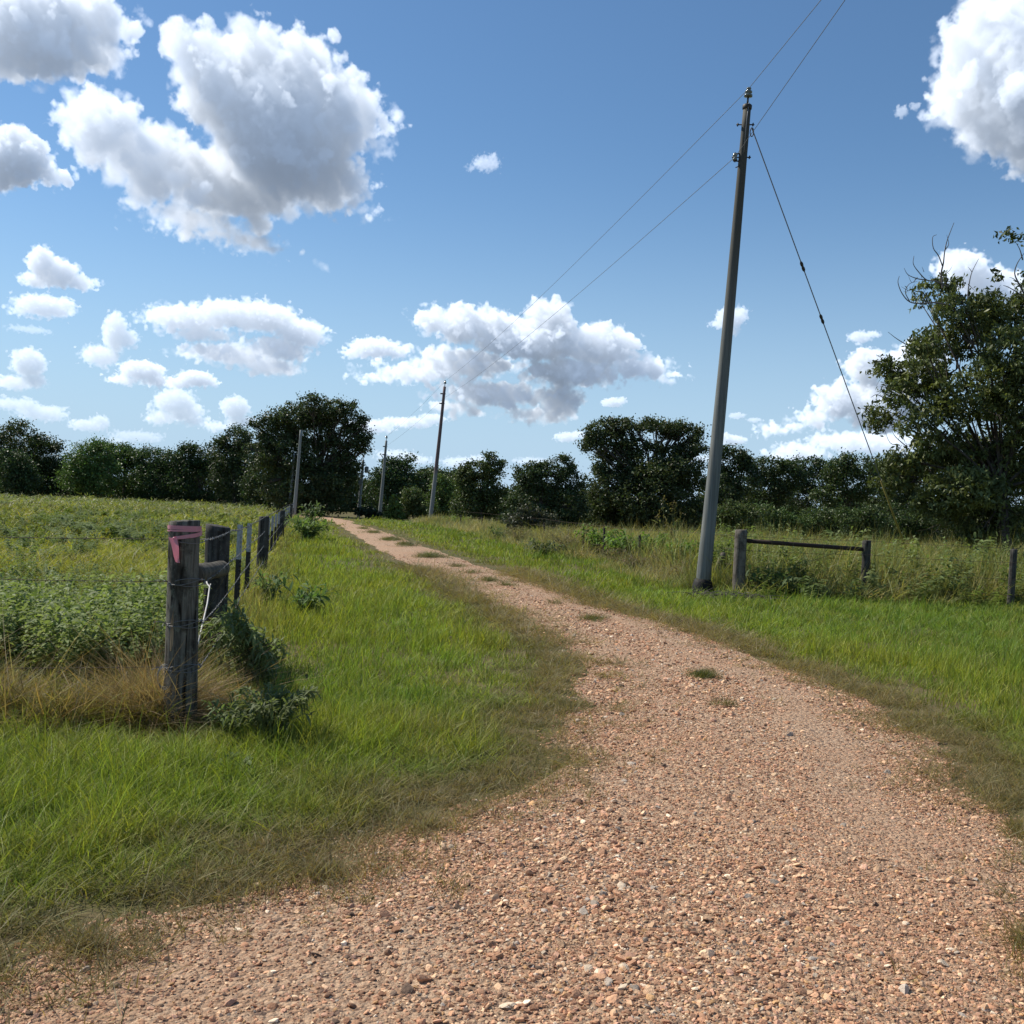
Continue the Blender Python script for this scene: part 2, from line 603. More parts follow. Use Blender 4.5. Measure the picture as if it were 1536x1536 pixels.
def leaf_mat(name, src, spec=0.25, trans=0.35, rough=0.55, gain=1.0):
    """src: 'instance' - colour of the plant 'col' times blade variation 'v'; 'mesh' - colour attribute 'col' per vertex"""
    m, g, out = new_mat(name)
    a = g.new('ShaderNodeAttribute')
    a.attribute_name = 'col'
    a.attribute_type = 'INSTANCER' if src == 'instance' else 'GEOMETRY'
    c = a.outputs['Vector'] if src == 'mesh' else a.outputs['Color']
    if src == 'instance':
        b = g.new('ShaderNodeAttribute')
        b.attribute_name = 'v'
        c = g.v('MULTIPLY', c, b.outputs['Vector'])
    p = g.new('ShaderNodeBsdfPrincipled')
    g.link(c, p.inputs['Base Color'])
    p.inputs['Roughness'].default_value = rough
    p.inputs['Specular IOR Level'].default_value = spec
    t = g.new('ShaderNodeBsdfTranslucent')
    g.link(g.v('MULTIPLY', c, (1.25 * gain, 1.35 * gain, 0.7 * gain)), t.inputs['Color'])
    mx = g.new('ShaderNodeMixShader')
    mx.inputs[0].default_value = trans
    g.link(p.outputs[0], mx.inputs[1])
    g.link(t.outputs[0], mx.inputs[2])
    g.link(mx.outputs[0], out.inputs['Surface'])
    return m


def wood_mat(name, c1, c2, c3, seed=0.0, grain=1.0, lichen=0.0):
    m, g, out = new_mat(name)
    co = objco(g)
    q = g.v('ADD', g.v('MULTIPLY', co, (1.0, 1.0, 0.07)), (seed, seed * 1.7, 0.0))
    n1 = g.noise(q, 34.0 * grain, 6.0, 0.65, dist=0.6)
    n2 = g.noise(co, 5.0, 4.0, 0.6)
    n3 = g.noise(g.v('MULTIPLY', co, (1.0, 1.0, 0.03)), 70.0 * grain, 4.0, 0.6)
    c = g.mix(g.ramp(n1, 0.38, 0.62), c1, c2)
    c = g.mix(g.ramp(n2, 0.48, 0.68), c, c3)
    crack = g.ramp(n1, 0.40, 0.33)
    c = g.mix(crack, c, (0.012, 0.010, 0.008))
    if lichen:
        n4 = g.noise(co, 23.0, 5.0, 0.7)
        c = g.mix(g.m('MULTIPLY', g.ramp(n4, 0.56, 0.64), lichen), c, (0.19, 0.20, 0.15))
    h = g.m('ADD', g.m('MULTIPLY', n1, 0.7), g.m('MULTIPLY', n3, 0.5))
    h = g.m('SUBTRACT', h, g.m('MULTIPLY', crack, 0.6))
    pbr(g, out, c, 0.9, bump(g, h, 0.9, 0.012), 0.15)
    return m


M = {}
M['post'] = wood_mat('weathered_wood', (0.062, 0.055, 0.044), (0.185, 0.168, 0.138), (0.040, 0.034, 0.026), 1.0, 1.0, 0.5)
M['post_dark'] = wood_mat('dark_weathered_wood', (0.045, 0.042, 0.038), (0.090, 0.082, 0.074), (0.028, 0.026, 0.023), 4.0, 1.0, 0.3)
M['post_rail'] = wood_mat('grey_brown_log', (0.085, 0.074, 0.056), (0.15, 0.13, 0.10), (0.05, 0.044, 0.034), 7.0, 1.4, 0.6)
M['bare_wood'] = wood_mat('torn_bare_wood', (0.33, 0.22, 0.13), (0.42, 0.30, 0.19), (0.24, 0.15, 0.09), 2.0, 2.0, 0.0)
M['post_grey'] = wood_mat('pale_weathered_wood', (0.115, 0.098, 0.08), (0.19, 0.165, 0.135), (0.065, 0.055, 0.045), 9.0, 1.0, 0.4)


def build_plain_mats():
    m, g, out = new_mat('galvanised_wire')
    n = g.noise(worldco(g), 30.0, 3.0)
    pbr(g, out, g.mix(n, (0.13, 0.125, 0.12), (0.24, 0.235, 0.23)), 0.55, None, 0.5, 0.4)
    M['wire'] = m
    m, g, out = new_mat('rusty_wire')
    n = g.noise(worldco(g), 60.0, 3.0)
    pbr(g, out, g.mix(n, (0.05, 0.035, 0.025), (0.11, 0.08, 0.06)), 0.8)
    M['rust_wire'] = m
    m, g, out = new_mat('rusty_steel_pipe')
    n = g.noise(worldco(g), 14.0, 5.0, 0.65)
    pbr(g, out, g.mix(n, (0.018, 0.013, 0.011), (0.055, 0.033, 0.024)), 0.8, bump(g, n, 0.3, 0.003))
    M['rust'] = m
    m, g, out = new_mat('dark_post_enamel')
    n = g.noise(objco(g), 18.0, 5.0, 0.6)
    pbr(g, out, g.mix(n, (0.020, 0.020, 0.020), (0.06, 0.045, 0.036)), 0.65)
    M['tpost'] = m
    m, g, out = new_mat('silver_tip_paint')
    n = g.noise(objco(g), 25.0, 5.0, 0.6)
    pbr(g, out, g.mix(g.ramp(n, .35, .7), (0.40, 0.41, 0.42), (0.24, 0.24, 0.24)), 0.5, None, 0.5)
    M['tip'] = m
    m, g, out = new_mat('pink_flagging_tape')
    n = g.noise(objco(g), 30.0, 3.0, 0.5)
    p = g.new('ShaderNodeBsdfPrincipled')
    g.put(p.inputs['Base Color'], g.mix(n, (0.82, 0.30, 0.37), (0.88, 0.43, 0.48)))
    p.inputs['Roughness'].default_value = 0.35
    t = g.new('ShaderNodeBsdfTranslucent')
    t.inputs['Color'].default_value = (0.8, 0.22, 0.3, 1)
    mx = g.new('ShaderNodeMixShader')
    mx.inputs[0].default_value = 0.35
    g.link(p.outputs[0], mx.inputs[1])
    g.link(t.outputs[0], mx.inputs[2])
    g.link(mx.outputs[0], out.inputs['Surface'])
    M['pink'] = m
    m, g, out = new_mat('pole_wood')
    co = objco(g)
    n1 = g.noise(g.v('MULTIPLY', co, (1, 1, 0.03)), 26.0, 6.0, 0.6)
    n2 = g.noise(co, 0.7, 4.0, 0.6)
    z = g.sep(co)[2]
    c = g.mix(g.ramp(n1, 0.35, 0.65), (0.115, 0.124, 0.116), (0.20, 0.21, 0.196))
    c = g.mix(g.m('MULTIPLY', g.ramp(n2, 0.4, 0.7), 0.35), c, (0.24, 0.235, 0.20))
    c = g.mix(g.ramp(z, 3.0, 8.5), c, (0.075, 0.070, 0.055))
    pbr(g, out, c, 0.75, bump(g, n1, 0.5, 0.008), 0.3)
    M['pole'] = m
    m, g, out = new_mat('far_pole_wood')
    co = objco(g)
    n1 = g.noise(g.v('MULTIPLY', co, (1, 1, 0.03)), 20.0, 5.0, 0.6)
    z = g.sep(co)[2]
    c = g.mix(n1, (0.19, 0.20, 0.19), (0.27, 0.275, 0.26))
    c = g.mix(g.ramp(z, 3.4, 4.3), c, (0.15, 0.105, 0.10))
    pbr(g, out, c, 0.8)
    M['pole_two'] = m
    m, g, out = new_mat('far_grey_pole')
    n1 = g.noise(g.v('MULTIPLY', objco(g), (1, 1, 0.03)), 20.0, 5.0, 0.6)
    pbr(g, out, g.mix(n1, (0.20, 0.21, 0.195), (0.29, 0.30, 0.28)), 0.8)
    M['pole_far'] = m
    m, g, out = new_mat('black_tar')
    n = g.noise(worldco(g), 20.0, 4.0)
    pbr(g, out, g.mix(n, (0.006, 0.006, 0.006), (0.018, 0.016, 0.014)), 0.7, bump(g, n, .6, .01))
    M['tar'] = m
    m, g, out = new_mat('glazed_porcelain')
    n = g.noise(objco(g), 12.0, 2.0)
    pbr(g, out, g.mix(n, (0.10, 0.12, 0.11), (0.20, 0.22, 0.20)), 0.15, None, 0.6)
    M['porcelain'] = m
    m, g, out = new_mat('dark_ironware')
    n = g.noise(objco(g), 20.0, 3.0)
    pbr(g, out, g.mix(n, (0.03, 0.03, 0.028), (0.07, 0.06, 0.055)), 0.6, None, 0.4, 0.3)
    M['iron'] = m
    m, g, out = new_mat('yellow_guy_guard')
    n = g.noise(worldco(g), 9.0, 4.0)
    pbr(g, out, g.mix(n, (0.19, 0.15, 0.025), (0.27, 0.21, 0.05)), 0.6)
    M['yellow'] = m
    m, g, out = new_mat('line_wire')
    n = g.noise(worldco(g), 3.0, 2.0)
    pbr(g, out, g.mix(n, (0.15, 0.165, 0.19), (0.22, 0.235, 0.26)), 0.6, None, 0.4, 0.2)
    M['line'] = m
    m, g, out = new_mat('oak_bark')
    co = objco(g)
    q = g.v('MULTIPLY', co, (1, 1, 0.25))
    n = g.noise(q, 9.0, 5.0, 0.65)
    pbr(g, out, g.mix(g.ramp(n, .35, .65), (0.045, 0.036, 0.028), (0.13, 0.11, 0.09)), 0.95, bump(g, n, 0.8, 0.03), 0.1)
    M['bark'] = m
    m, g, out = new_mat('bare_twig_bark')
    n = g.noise(worldco(g), 9.0, 4.0, 0.6)
    pbr(g, out, g.mix(n, (0.085, 0.075, 0.065), (0.20, 0.18, 0.16)), 0.9, None, 0.1)
    M['twig'] = m
    m, g, out = new_mat('pale_twine')
    n = g.noise(worldco(g), 40.0, 3.0)
    pbr(g, out, g.mix(n, (0.55, 0.53, 0.49), (0.68, 0.66, 0.62)), 0.8)
    M['twine'] = m


build_plain_mats()
M['grass'] = leaf_mat('grass_blades', 'instance', 0.25, 0.38, 0.55)
M['weed'] = leaf_mat('weed_leaves', 'instance', 0.18, 0.36, 0.62)
M['leaf'] = leaf_mat('tree_leaves', 'mesh', 0.30, 0.22, 0.5, 0.9)
M['herb'] = leaf_mat('herb_leaves', 'mesh', 0.18, 0.38, 0.62)
# ------------------------------------------------------------------ the drive: its edges surveyed from the photo
LEFT_PX = [(-60, 1512), (0, 1478), (150, 1405), (400, 1335), (560, 1252), (700, 1220), (770, 1178), (848, 1146), (838, 1105), (857, 1074),
           (905, 1060), (862, 1030), (874, 1000), (856, 985), (848, 975), (816, 955), (775, 931), (728, 904), (688, 885), (647, 864), (613, 846),
           (574, 828), (538, 807), (511, 789), (498, 783)]
RIGHT_PX = [(1700, 1536), (1640, 1400), (1590, 1270), (1506, 1221), (1454, 1195), (1436, 1151), (1416, 1116), (1349, 1088), (1262, 1036), (1174, 1001),
            (1080, 962), (978, 931), (877, 901), (800, 873), (772, 863), (708, 846), (678, 834), (636, 820), (595, 804), (558, 792), (530, 786)]
L_ = sorted([(ground(*p).y, ground(*p).x) for p in LEFT_PX])
R_ = sorted([(ground(*p).y, ground(*p).x) for p in RIGHT_PX])
L_ = [(-6.0, -6.5), (1.0, -2.6)] + L_ + [(70.0, L_[-1][1] - 1.8), (80.0, L_[-1][1] - 6.0), (88.0, L_[-1][1] - 14.0)]
R_ = [(-6.0, 3.2), (1.0, 2.9)] + R_ + [(71.0, R_[-1][1] - 1.0), (82.0, R_[-1][1] - 4.5), (92.0, R_[-1][1] - 13.0)]
LY, LX = np.array([a for a, b in L_]), np.array([b for a, b in L_])
RY, RX = np.array([a for a, b in R_]), np.array([b for a, b in R_])


def wob(y, s):
    return 0.06 * np.sin(y * 1.3 + s) + 0.035 * np.sin(y * 3.3 + 2 * s) + 0.025 * np.sin(y * 7.7 + s * 3)


def road_l(y):
    return np.interp(y, LY, LX) + wob(y, 0.3)


def road_r(y):
    return np.interp(y, RY, RX) + wob(y, 1.9)


CORNER = ground(270, 1088)                      # foot of the corner post
FDIR = Vector((-0.203, 1.0, 0.0)).normalized()  # the fence runs away along the drive


def fence_x(y):
    return CORNER.x + (np.asarray(y) - CORNER.y) * (FDIR.x / FDIR.y)


def build_grounds():
    m, g, out = new_mat('soil_and_thatch')
    p = worldco(g)
    n1 = g.noise(p, 0.35, 5.0, 0.6)
    n2 = g.noise(p, 9.0, 5.0, 0.7)
    c = g.mix(g.ramp(n1, 0.38, 0.62), (0.075, 0.085, 0.024), (0.12, 0.10, 0.042))
    c = g.mix(g.ramp(n2, 0.40, 0.66), c, (0.15, 0.115, 0.062))
    pbr(g, out, c, 0.95, bump(g, n2, 0.6, 0.03), 0.1)
    n = 60
    mb = MB()
    S = 2500.0
    ring = [0, 20, 60, 150, 400, 1000, S]
    mb.v.append((0, 40, 0))
    for r in ring[1:]:
        for k in range(n):
            mb.v.append((r * math.cos(2 * math.pi * k / n), 40 + r * math.sin(2 * math.pi * k / n), 0))
    for k in range(n):
        mb.f.append((0, 1 + k, 1 + (k + 1) % n))
    for i in range(len(ring) - 2):
        for k in range(n):
            a, b = 1 + i * n + k, 1 + i * n + (k + 1) % n
            mb.f.append((a, a + n, b + n, b))
    o = mb.build('ground', m, smooth=False)
    tag(o, kind='structure')

    m, g, out = new_mat('crushed_red_gravel')
    p = worldco(g)
    v1 = g.voro(p, 34.0, 0.0, 0.5, '3D', 'F1', 'Color')
    d1 = g.voro(p, 34.0, 0.0, 0.5, '3D', 'F1', 'Distance')
    v2 = g.voro(p, 75.0, 0.0, 0.5, '3D', 'F1', 'Color')
    d2 = g.voro(p, 75.0, 0.0, 0.5, '3D', 'F1', 'Distance')
    s1, s2 = g.sep(v1), g.sep(v2)
    c = g.mix(g.ramp(s1[0], 0.1, 0.9), (0.34, 0.205, 0.125), (0.50, 0.345, 0.225))
    c2 = g.mix(s2[1], (0.30, 0.185, 0.115), (0.56, 0.40, 0.265))
    c = g.mix(g.m('MULTIPLY', s2[0], 0.8), c, c2)
    c = g.mix(g.ramp(s1[2], 0.90, 0.97), c, (0.15, 0.10, 0.075))
    big = g.noise(p, 0.8, 4.0, 0.55)
    c = g.mix(g.m('MULTIPLY', g.ramp(big, 0.45, 0.65), 0.55), c, (0.42, 0.25, 0.15))
    fine = g.noise(p, 220.0, 3.0, 0.7)
    c = g.mix(g.ramp(fine, 0.35, 0.7), g.v('SCALE', c, scale=0.90), g.v('SCALE', c, scale=1.42))
    h = g.m('ADD', g.m('ADD', g.m('MULTIPLY', d1, -1.0), g.m('MULTIPLY', d2, -0.45)), g.m('MULTIPLY', fine, 0.35))
    pbr(g, out, c, 0.9, bump(g, h, 1.0, 0.018), 0.15)
    ys = np.concatenate([np.arange(-6, 12, 0.12), np.arange(12, 40, 0.3), np.arange(40, 88, 0.8)])
    cols = 9
    V, Q = [], []
    for y in ys:
        a, b = road_l(y), road_r(y)
        for k in range(cols):
            t = k / (cols - 1)
            V.append((a + (b - a) * t, y, 0.006 + 0.035 * math.sin(math.pi * t) ** 0.7))
    for i in range(len(ys) - 1):
        for k in range(cols - 1):
            q = i * cols + k
            Q.append((q, q + 1, q + cols + 1, q + cols))
    o = np_mesh('gravel_road', V, Q, m, smooth=True)
    tag(o, kind='structure')


def road_z(x, y):
    a, b = road_l(y), road_r(y)
    t = np.clip((x - a) / (b - a), 0, 1)
    return 0.006 + 0.035 * np.sin(np.pi * t) ** 0.7


build_grounds()

# ------------------------------------------------------------------ scattering of what nobody could count
rngG = np.random.default_rng(11)


def noise2(x, y, scale, seed):
    """cheap smooth 2-D noise in 0..1 (sum of lattice value noise)"""
    def lat(ix, iy):
        h = (ix * 374761393 + iy * 668265263 + seed * 974634777) & 0xFFFFFFFF
        h = ((h ^ (h >> 13)) * 1274126177) & 0xFFFFFFFF
        return ((h ^ (h >> 16)) & 0xFFFF) / 65535.0
    tot, amp, s = 0.0, 0.0, scale
    for o in range(3):
        X, Y = np.asarray(x) / s + 1000.3 * (o + 1), np.asarray(y) / s + 2000.7
        ix, iy = np.floor(X).astype(np.int64), np.floor(Y).astype(np.int64)
        fx, fy = X - ix, Y - iy
        fx, fy = fx * fx * (3 - 2 * fx), fy * fy * (3 - 2 * fy)
        n = (lat(ix, iy) * (1 - fx) + lat(ix + 1, iy) * fx) * (1 - fy) + (lat(ix, iy + 1) * (1 - fx) + lat(ix + 1, iy + 1) * fx) * fy
        w = 0.55 ** o
        tot = tot + n * w
        amp += w
        s *= 0.45
    return tot / amp


def blade_set(rng, n, radius, h, hv, w, lean, curl, segs=3, name='tuft', vvar=0.3, mat='grass'):
    """a tuft of curved blades as an unlinked source object"""
    V, Q, A = [], [], []
    for i in range(n):
        a, r = rng.uniform(0, 6.283), radius * math.sqrt(rng.uniform())
        bx, by = r * math.cos(a), r * math.sin(a)
        hh = h * rng.uniform(1 - hv, 1 + hv * .6)
        d = rng.uniform(0, 6.283)
        le, cu = lean * rng.uniform(0.2, 1.5), curl * rng.uniform(0.2, 1.6)
        ww = w * rng.uniform(0.6, 1.3)
        tw = d + rng.uniform(-1.2, 1.2) + 1.57
        sx, sy = math.cos(tw), math.sin(tw)
        tone = rng.uniform(1 - vvar, 1 + vvar)
        warm = rng.uniform(-0.14, 0.22)
        o = len(V)
        for k in range(segs + 1):
            t = k / segs
            out_ = hh * (le * t + cu * t * t)
            z = hh * (t - 0.32 * cu * t * t)
            wk = ww * (1 - t) ** 0.6 * (0.65 + 0.35 * min(1, t * 4)) if k < segs else ww * 0.06
            x, y = bx + math.cos(d) * out_, by + math.sin(d) * out_
            V += [(x - sx * wk, y - sy * wk, z), (x + sx * wk, y + sy * wk, z)]
            A += [(tone * (1 + warm), tone, tone * (1 - warm))] * 2
        for k in range(segs):
            q = o + 2 * k
            Q.append((q, q + 1, q + 3, q + 2))
    ob = np_mesh(name, V, Q, M[mat], attrs={'v': A}, smooth=True, link=False)
    return ob


def scatter(name, pts, scl, colr, srcs, pick=None, tilt=0.12, rng=rngG, full_rot=False):
    """ONE object: a point mesh with a node group that sets the source tufts on its points"""
    n = len(pts)
    me = bpy.data.meshes.new(name)
    me.vertices.add(n)
    me.vertices.foreach_set('co', np.asarray(pts, np.float32).ravel())
    rot = np.stack([rng.normal(0, tilt, n), rng.normal(0, tilt, n), rng.uniform(0, 6.283, n)], 1)
    if full_rot:
        rot[:, :2] = rng.normal(0, 0.35, (n, 2))
    for an, val in (('rot', rot), ('scl', scl), ('col', colr)):
        a = me.attributes.new(an, 'FLOAT_VECTOR', 'POINT')
        a.data.foreach_set('vector', np.asarray(val, np.float32).ravel())
    a = me.attributes.new('pick', 'INT', 'POINT')
    if pick is None:
        pick = rng.integers(0, len(srcs), n)
    a.data.foreach_set('value', np.asarray(pick, np.int32))
    ob = bpy.data.objects.new(name, me)
    col.objects.link(ob)
    t = bpy.data.node_groups.new(name, 'GeometryNodeTree')
    t.interface.new_socket('Geometry', in_out='INPUT', socket_type='NodeSocketGeometry')
    t.interface.new_socket('Geometry', in_out='OUTPUT', socket_type='NodeSocketGeometry')
    N = t.nodes.new
    gi, go = N('NodeGroupInput'), N('NodeGroupOutput')
    m2p = N('GeometryNodeMeshToPoints')
    t.links.new(gi.outputs[0], m2p.inputs['Mesh'])
    join = N('GeometryNodeJoinGeometry')

    def named(an, typ):
        q = N('GeometryNodeInputNamedAttribute')
        q.data_type = typ
        q.inputs['Name'].default_value = an
        return q.outputs['Attribute']
    er = N('FunctionNodeEulerToRotation')
    t.links.new(named('rot', 'FLOAT_VECTOR'), er.inputs[0])
    sc = named('scl', 'FLOAT_VECTOR')
    pk = named('pick', 'INT')
    for k, s in enumerate(srcs):
        oi = N('GeometryNodeObjectInfo')
        oi.inputs['Object'].default_value = s
        oi.inputs['As Instance'].default_value = True
        cmp_ = N('FunctionNodeCompare')
        cmp_.data_type = 'INT'
        cmp_.operation = 'EQUAL'
        ins = [i for i in cmp_.inputs if i.type == 'INT']
        t.links.new(pk, ins[0])
        ins[1].default_value = k
        iop = N('GeometryNodeInstanceOnPoints')
        t.links.new(m2p.outputs[0], iop.inputs['Points'])
        t.links.new(cmp_.outputs[0], iop.inputs['Selection'])
        t.links.new(oi.outputs['Geometry'], iop.inputs['Instance'])
        t.links.new(er.outputs[0], iop.inputs['Rotation'])
        t.links.new(sc, iop.inputs['Scale'])
        t.links.new(iop.outputs[0], join.inputs[0])
    t.links.new(join.outputs[0], go.inputs[0])
    md = ob.modifiers.new('scatter', 'NODES')
    md.node_group = t
    tag(ob, kind='stuff')
    return ob


def sample(xlo, xhi, y0, y1, rho, keep=None, rng=rngG):
    """points with density rho(y) per square metre between xlo(y) and xhi(y)"""
    ys = np.linspace(y0, y1, 2000)
    w = np.maximum(xhi(ys) - xlo(ys), 0) * rho(ys)
    n = int(np.trapz(w, ys))
    cdf = np.cumsum(w)
    cdf = cdf / cdf[-1]
    y = np.interp(rng.uniform(0, 1, n), cdf, ys)
    x = xlo(y) + (xhi(y) - xlo(y)) * rng.uniform(0, 1, n)
    if keep is not None:
        k = keep(x, y)
        x, y = x[k], y[k]
    return x, y


def mixc(t, a, b):
    t = np.clip(np.asarray(t), 0, 1)[:, None]
    return np.asarray(a)[None] * (1 - t) + np.asarray(b)[None] * t if np.ndim(a) == 1 and np.ndim(b) == 1 else a * (1 - t) + np.asarray(b) * t


GREEN = np.array([0.285, 0.305, 0.046])
LUSH = np.array([0.185, 0.262, 0.040])
OLIVE = np.array([0.26, 0.25, 0.060])
STRAW = np.array([0.36, 0.285, 0.145])
BROWN = np.array([0.21, 0.145, 0.075])
SAGE = np.array([0.17, 0.215, 0.085])
DRAB = np.array([0.195, 0.165, 0.065])


def frame_lo(y):
    return -0.545 * y - 1.6


def frame_hi(y):
    return 0.545 * y + 1.6


near_t = [blade_set(rngG, 13, 0.055, 0.15, 0.5, 0.0028, 0.35, 0.5, 3, 'grass_tuft') for _ in range(5)]
mid_t = [blade_set(rngG, 22, 0.16, 0.15, 0.5, 0.0055, 0.3, 0.45, 2, 'grass_tuft') for _ in range(4)]
far_t = [blade_set(rngG, 30, 0.42, 0.15, 0.5, 0.015, 0.25, 0.4, 2, 'grass_tuft') for _ in range(4)]
dry_t = [blade_set(rngG, 14, 0.06, 0.06, 0.5, 0.0024, 0.9, 0.9, 2, 'dry_grass_tuft') for _ in range(4)]
field_n = [blade_set(rngG, 16, 0.10, 0.42, 0.5, 0.0045, 0.28, 0.4, 3, 'field_grass_tuft') for _ in range(4)]
field_m = [blade_set(rngG, 26, 0.30, 0.42, 0.5, 0.011, 0.25, 0.4, 2, 'field_grass_tuft') for _ in range(4)]
field_f = [blade_set(rngG, 36, 0.9, 0.42, 0.5, 0.035, 0.25, 0.4, 2, 'field_grass_tuft') for _ in range(4)]


def tiers(y):
    """which tuft size serves which distance, with a soft hand-over"""
    j = y * (1 + rngG.normal(0, 0.12, len(y)))
    return np.where(j < 8.5, 0, np.where(j < 21, 1, 2))


def rho_grass(y):
    y = np.maximum(y, 2.5)
    return np.where(y < 8.5, 430 * (5.0 / np.maximum(y, 5.0)) ** 0.9, np.where(y < 21, 62 * (9 / y) ** 0.9, 8.5 * (21 / y) ** 1.5))


def verge(side):
    if side == 'left':
        x, y = sample(lambda q: np.maximum(frame_lo(q), np.where(q > CORNER.y, fence_x(q) - 0.1, -99)), lambda q: road_l(q) + 0.35,
                      2.2, 84, rho_grass)
        s = road_l(y) - x
        inner = np.where(y > CORNER.y, x - fence_x(y), 9)
    else:
        x, y = sample(lambda q: road_r(q) - 0.35, lambda q: np.minimum(frame_hi(q), right_fence(q) + 0.3), 2.2, 78, rho_grass)
        s = x - road_r(y)
        inner = right_fence(y) - x
    n1 = noise2(x, y, 1.1, 3)
    n2 = noise2(x, y, 0.35, 5)
    wd = 0.95 if side == 'left' else 0.8
    e = np.clip((s + (n1 - 0.5) * 0.55) / wd, -1, 3)          # 0 at the gravel, 1 where the grass is full
    keep = rngG.uniform(0, 1, len(x)) < np.clip(0.10 + e * 1.3, 0.0, 1.0) * (e > -0.35)
    keep &= ~((e < 0.12) & (rngG.uniform(0, 1, len(x)) < 0.5))
    keep &= (x - 3.83) ** 2 + (y - 20.45) ** 2 > 0.55 ** 2
    x, y, s, e, n1, n2, inner = [q[keep] for q in (x, y, s, e, n1, n2, inner)]
    ht = 0.30 + 0.68 * np.clip((e - 0.2) / 1.3, 0, 1) + 0.55 * np.clip((n1 - 0.5) * 2, -0.4, 1) * np.clip(e, 0, 1)
    ht *= np.where(inner < 0.5, 1.25, 1.0)
    c = mixc((n1 - 0.25) * 1.6, LUSH, GREEN)
    c = mixc(np.clip((n2 - 0.56) * 3, 0, 0.55), c, OLIVE)
    dry = np.clip(1.25 - e * 1.05 + (n2 - 0.5) * 1.1, 0, 1)
    c = mixc(dry * 0.92, c, DRAB)
    c = mixc(np.clip(0.65 - e * 1.6 + (n1 - .5), 0, 1) * 0.8, c, STRAW * 0.72)
    if side == 'left':
        c = mixc(np.clip(1.0 - inner / 0.8, 0, 1) * 0.65, c, STRAW * 0.8)
    else:
        c = mixc(np.clip((s - 1.6) / 1.6, 0, 1) * .75, c, LUSH * np.array([.80, .88, 1.0]))
        c = mixc(np.clip((n2 - .5) * 2, 0, .5) * (s > 2), c, OLIVE)
        c = mixc(np.clip(1.0 - inner / 1.6, 0, 1) * 0.5, c, OLIVE)
    c = c * rngG.uniform(0.75, 1.25, len(x))[:, None]
    ht = ht * np.where(rngG.uniform(0, 1, len(x)) < .05, 1.75, 1.0) * (0.8 + 0.5 * noise2(x, y, 0.55, 9))
    if side == 'left':                                   # trodden, thin at the foot of the corner post
        ht = ht * np.clip(np.hypot(x - CORNER.x, (y - CORNER.y + .25) * .8) / .75, .28, 1)
    t = tiers(y)
    w = np.where(t == 0, 1.0, np.where(t == 1, np.clip(y / 13, 0.8, 1.6), np.clip(y / 34, 0.8, 2.0)))
    scl = np.stack([w * rngG.uniform(.8, 1.3, len(x)), w * rngG.uniform(.8, 1.3, len(x)), ht * rngG.uniform(.7, 1.25, len(x))], 1)
    pts = np.stack([x, y, np.full(len(x), 0.0)], 1)
    pick = np.where(t == 0, rngG.integers(0, 5, len(x)), np.where(t == 1, 5 + rngG.integers(0, 4, len(x)), 9 + rngG.integers(0, 4, len(x))))
    return scatter('verge_grass', pts, scl, c, near_t + mid_t + far_t, pick)


# right-hand fence line: from the third post across to the pole, then away along the drive
RF = [ground(1700, 905), ground(1515, 915), ground(1297, 900), ground(1107, 895), ground(1005, 852), ground(957, 856), ground(880, 838),
      ground(760, 808), ground(690, 794), ground(640, 786)]
_rfy = np.array([p.y for p in RF[3:]])
_rfx = np.array([p.x for p in RF[3:]])
_o = np.argsort(_rfy)
_rfy, _rfx = _rfy[_o], _rfx[_o]


def right_fence(y):
    """x of the mown edge on the right as a function of distance"""
    return np.where(y < _rfy[0] - 0.3, 60.0, np.interp(y, _rfy, _rfx))


verge('left')
verge('right')


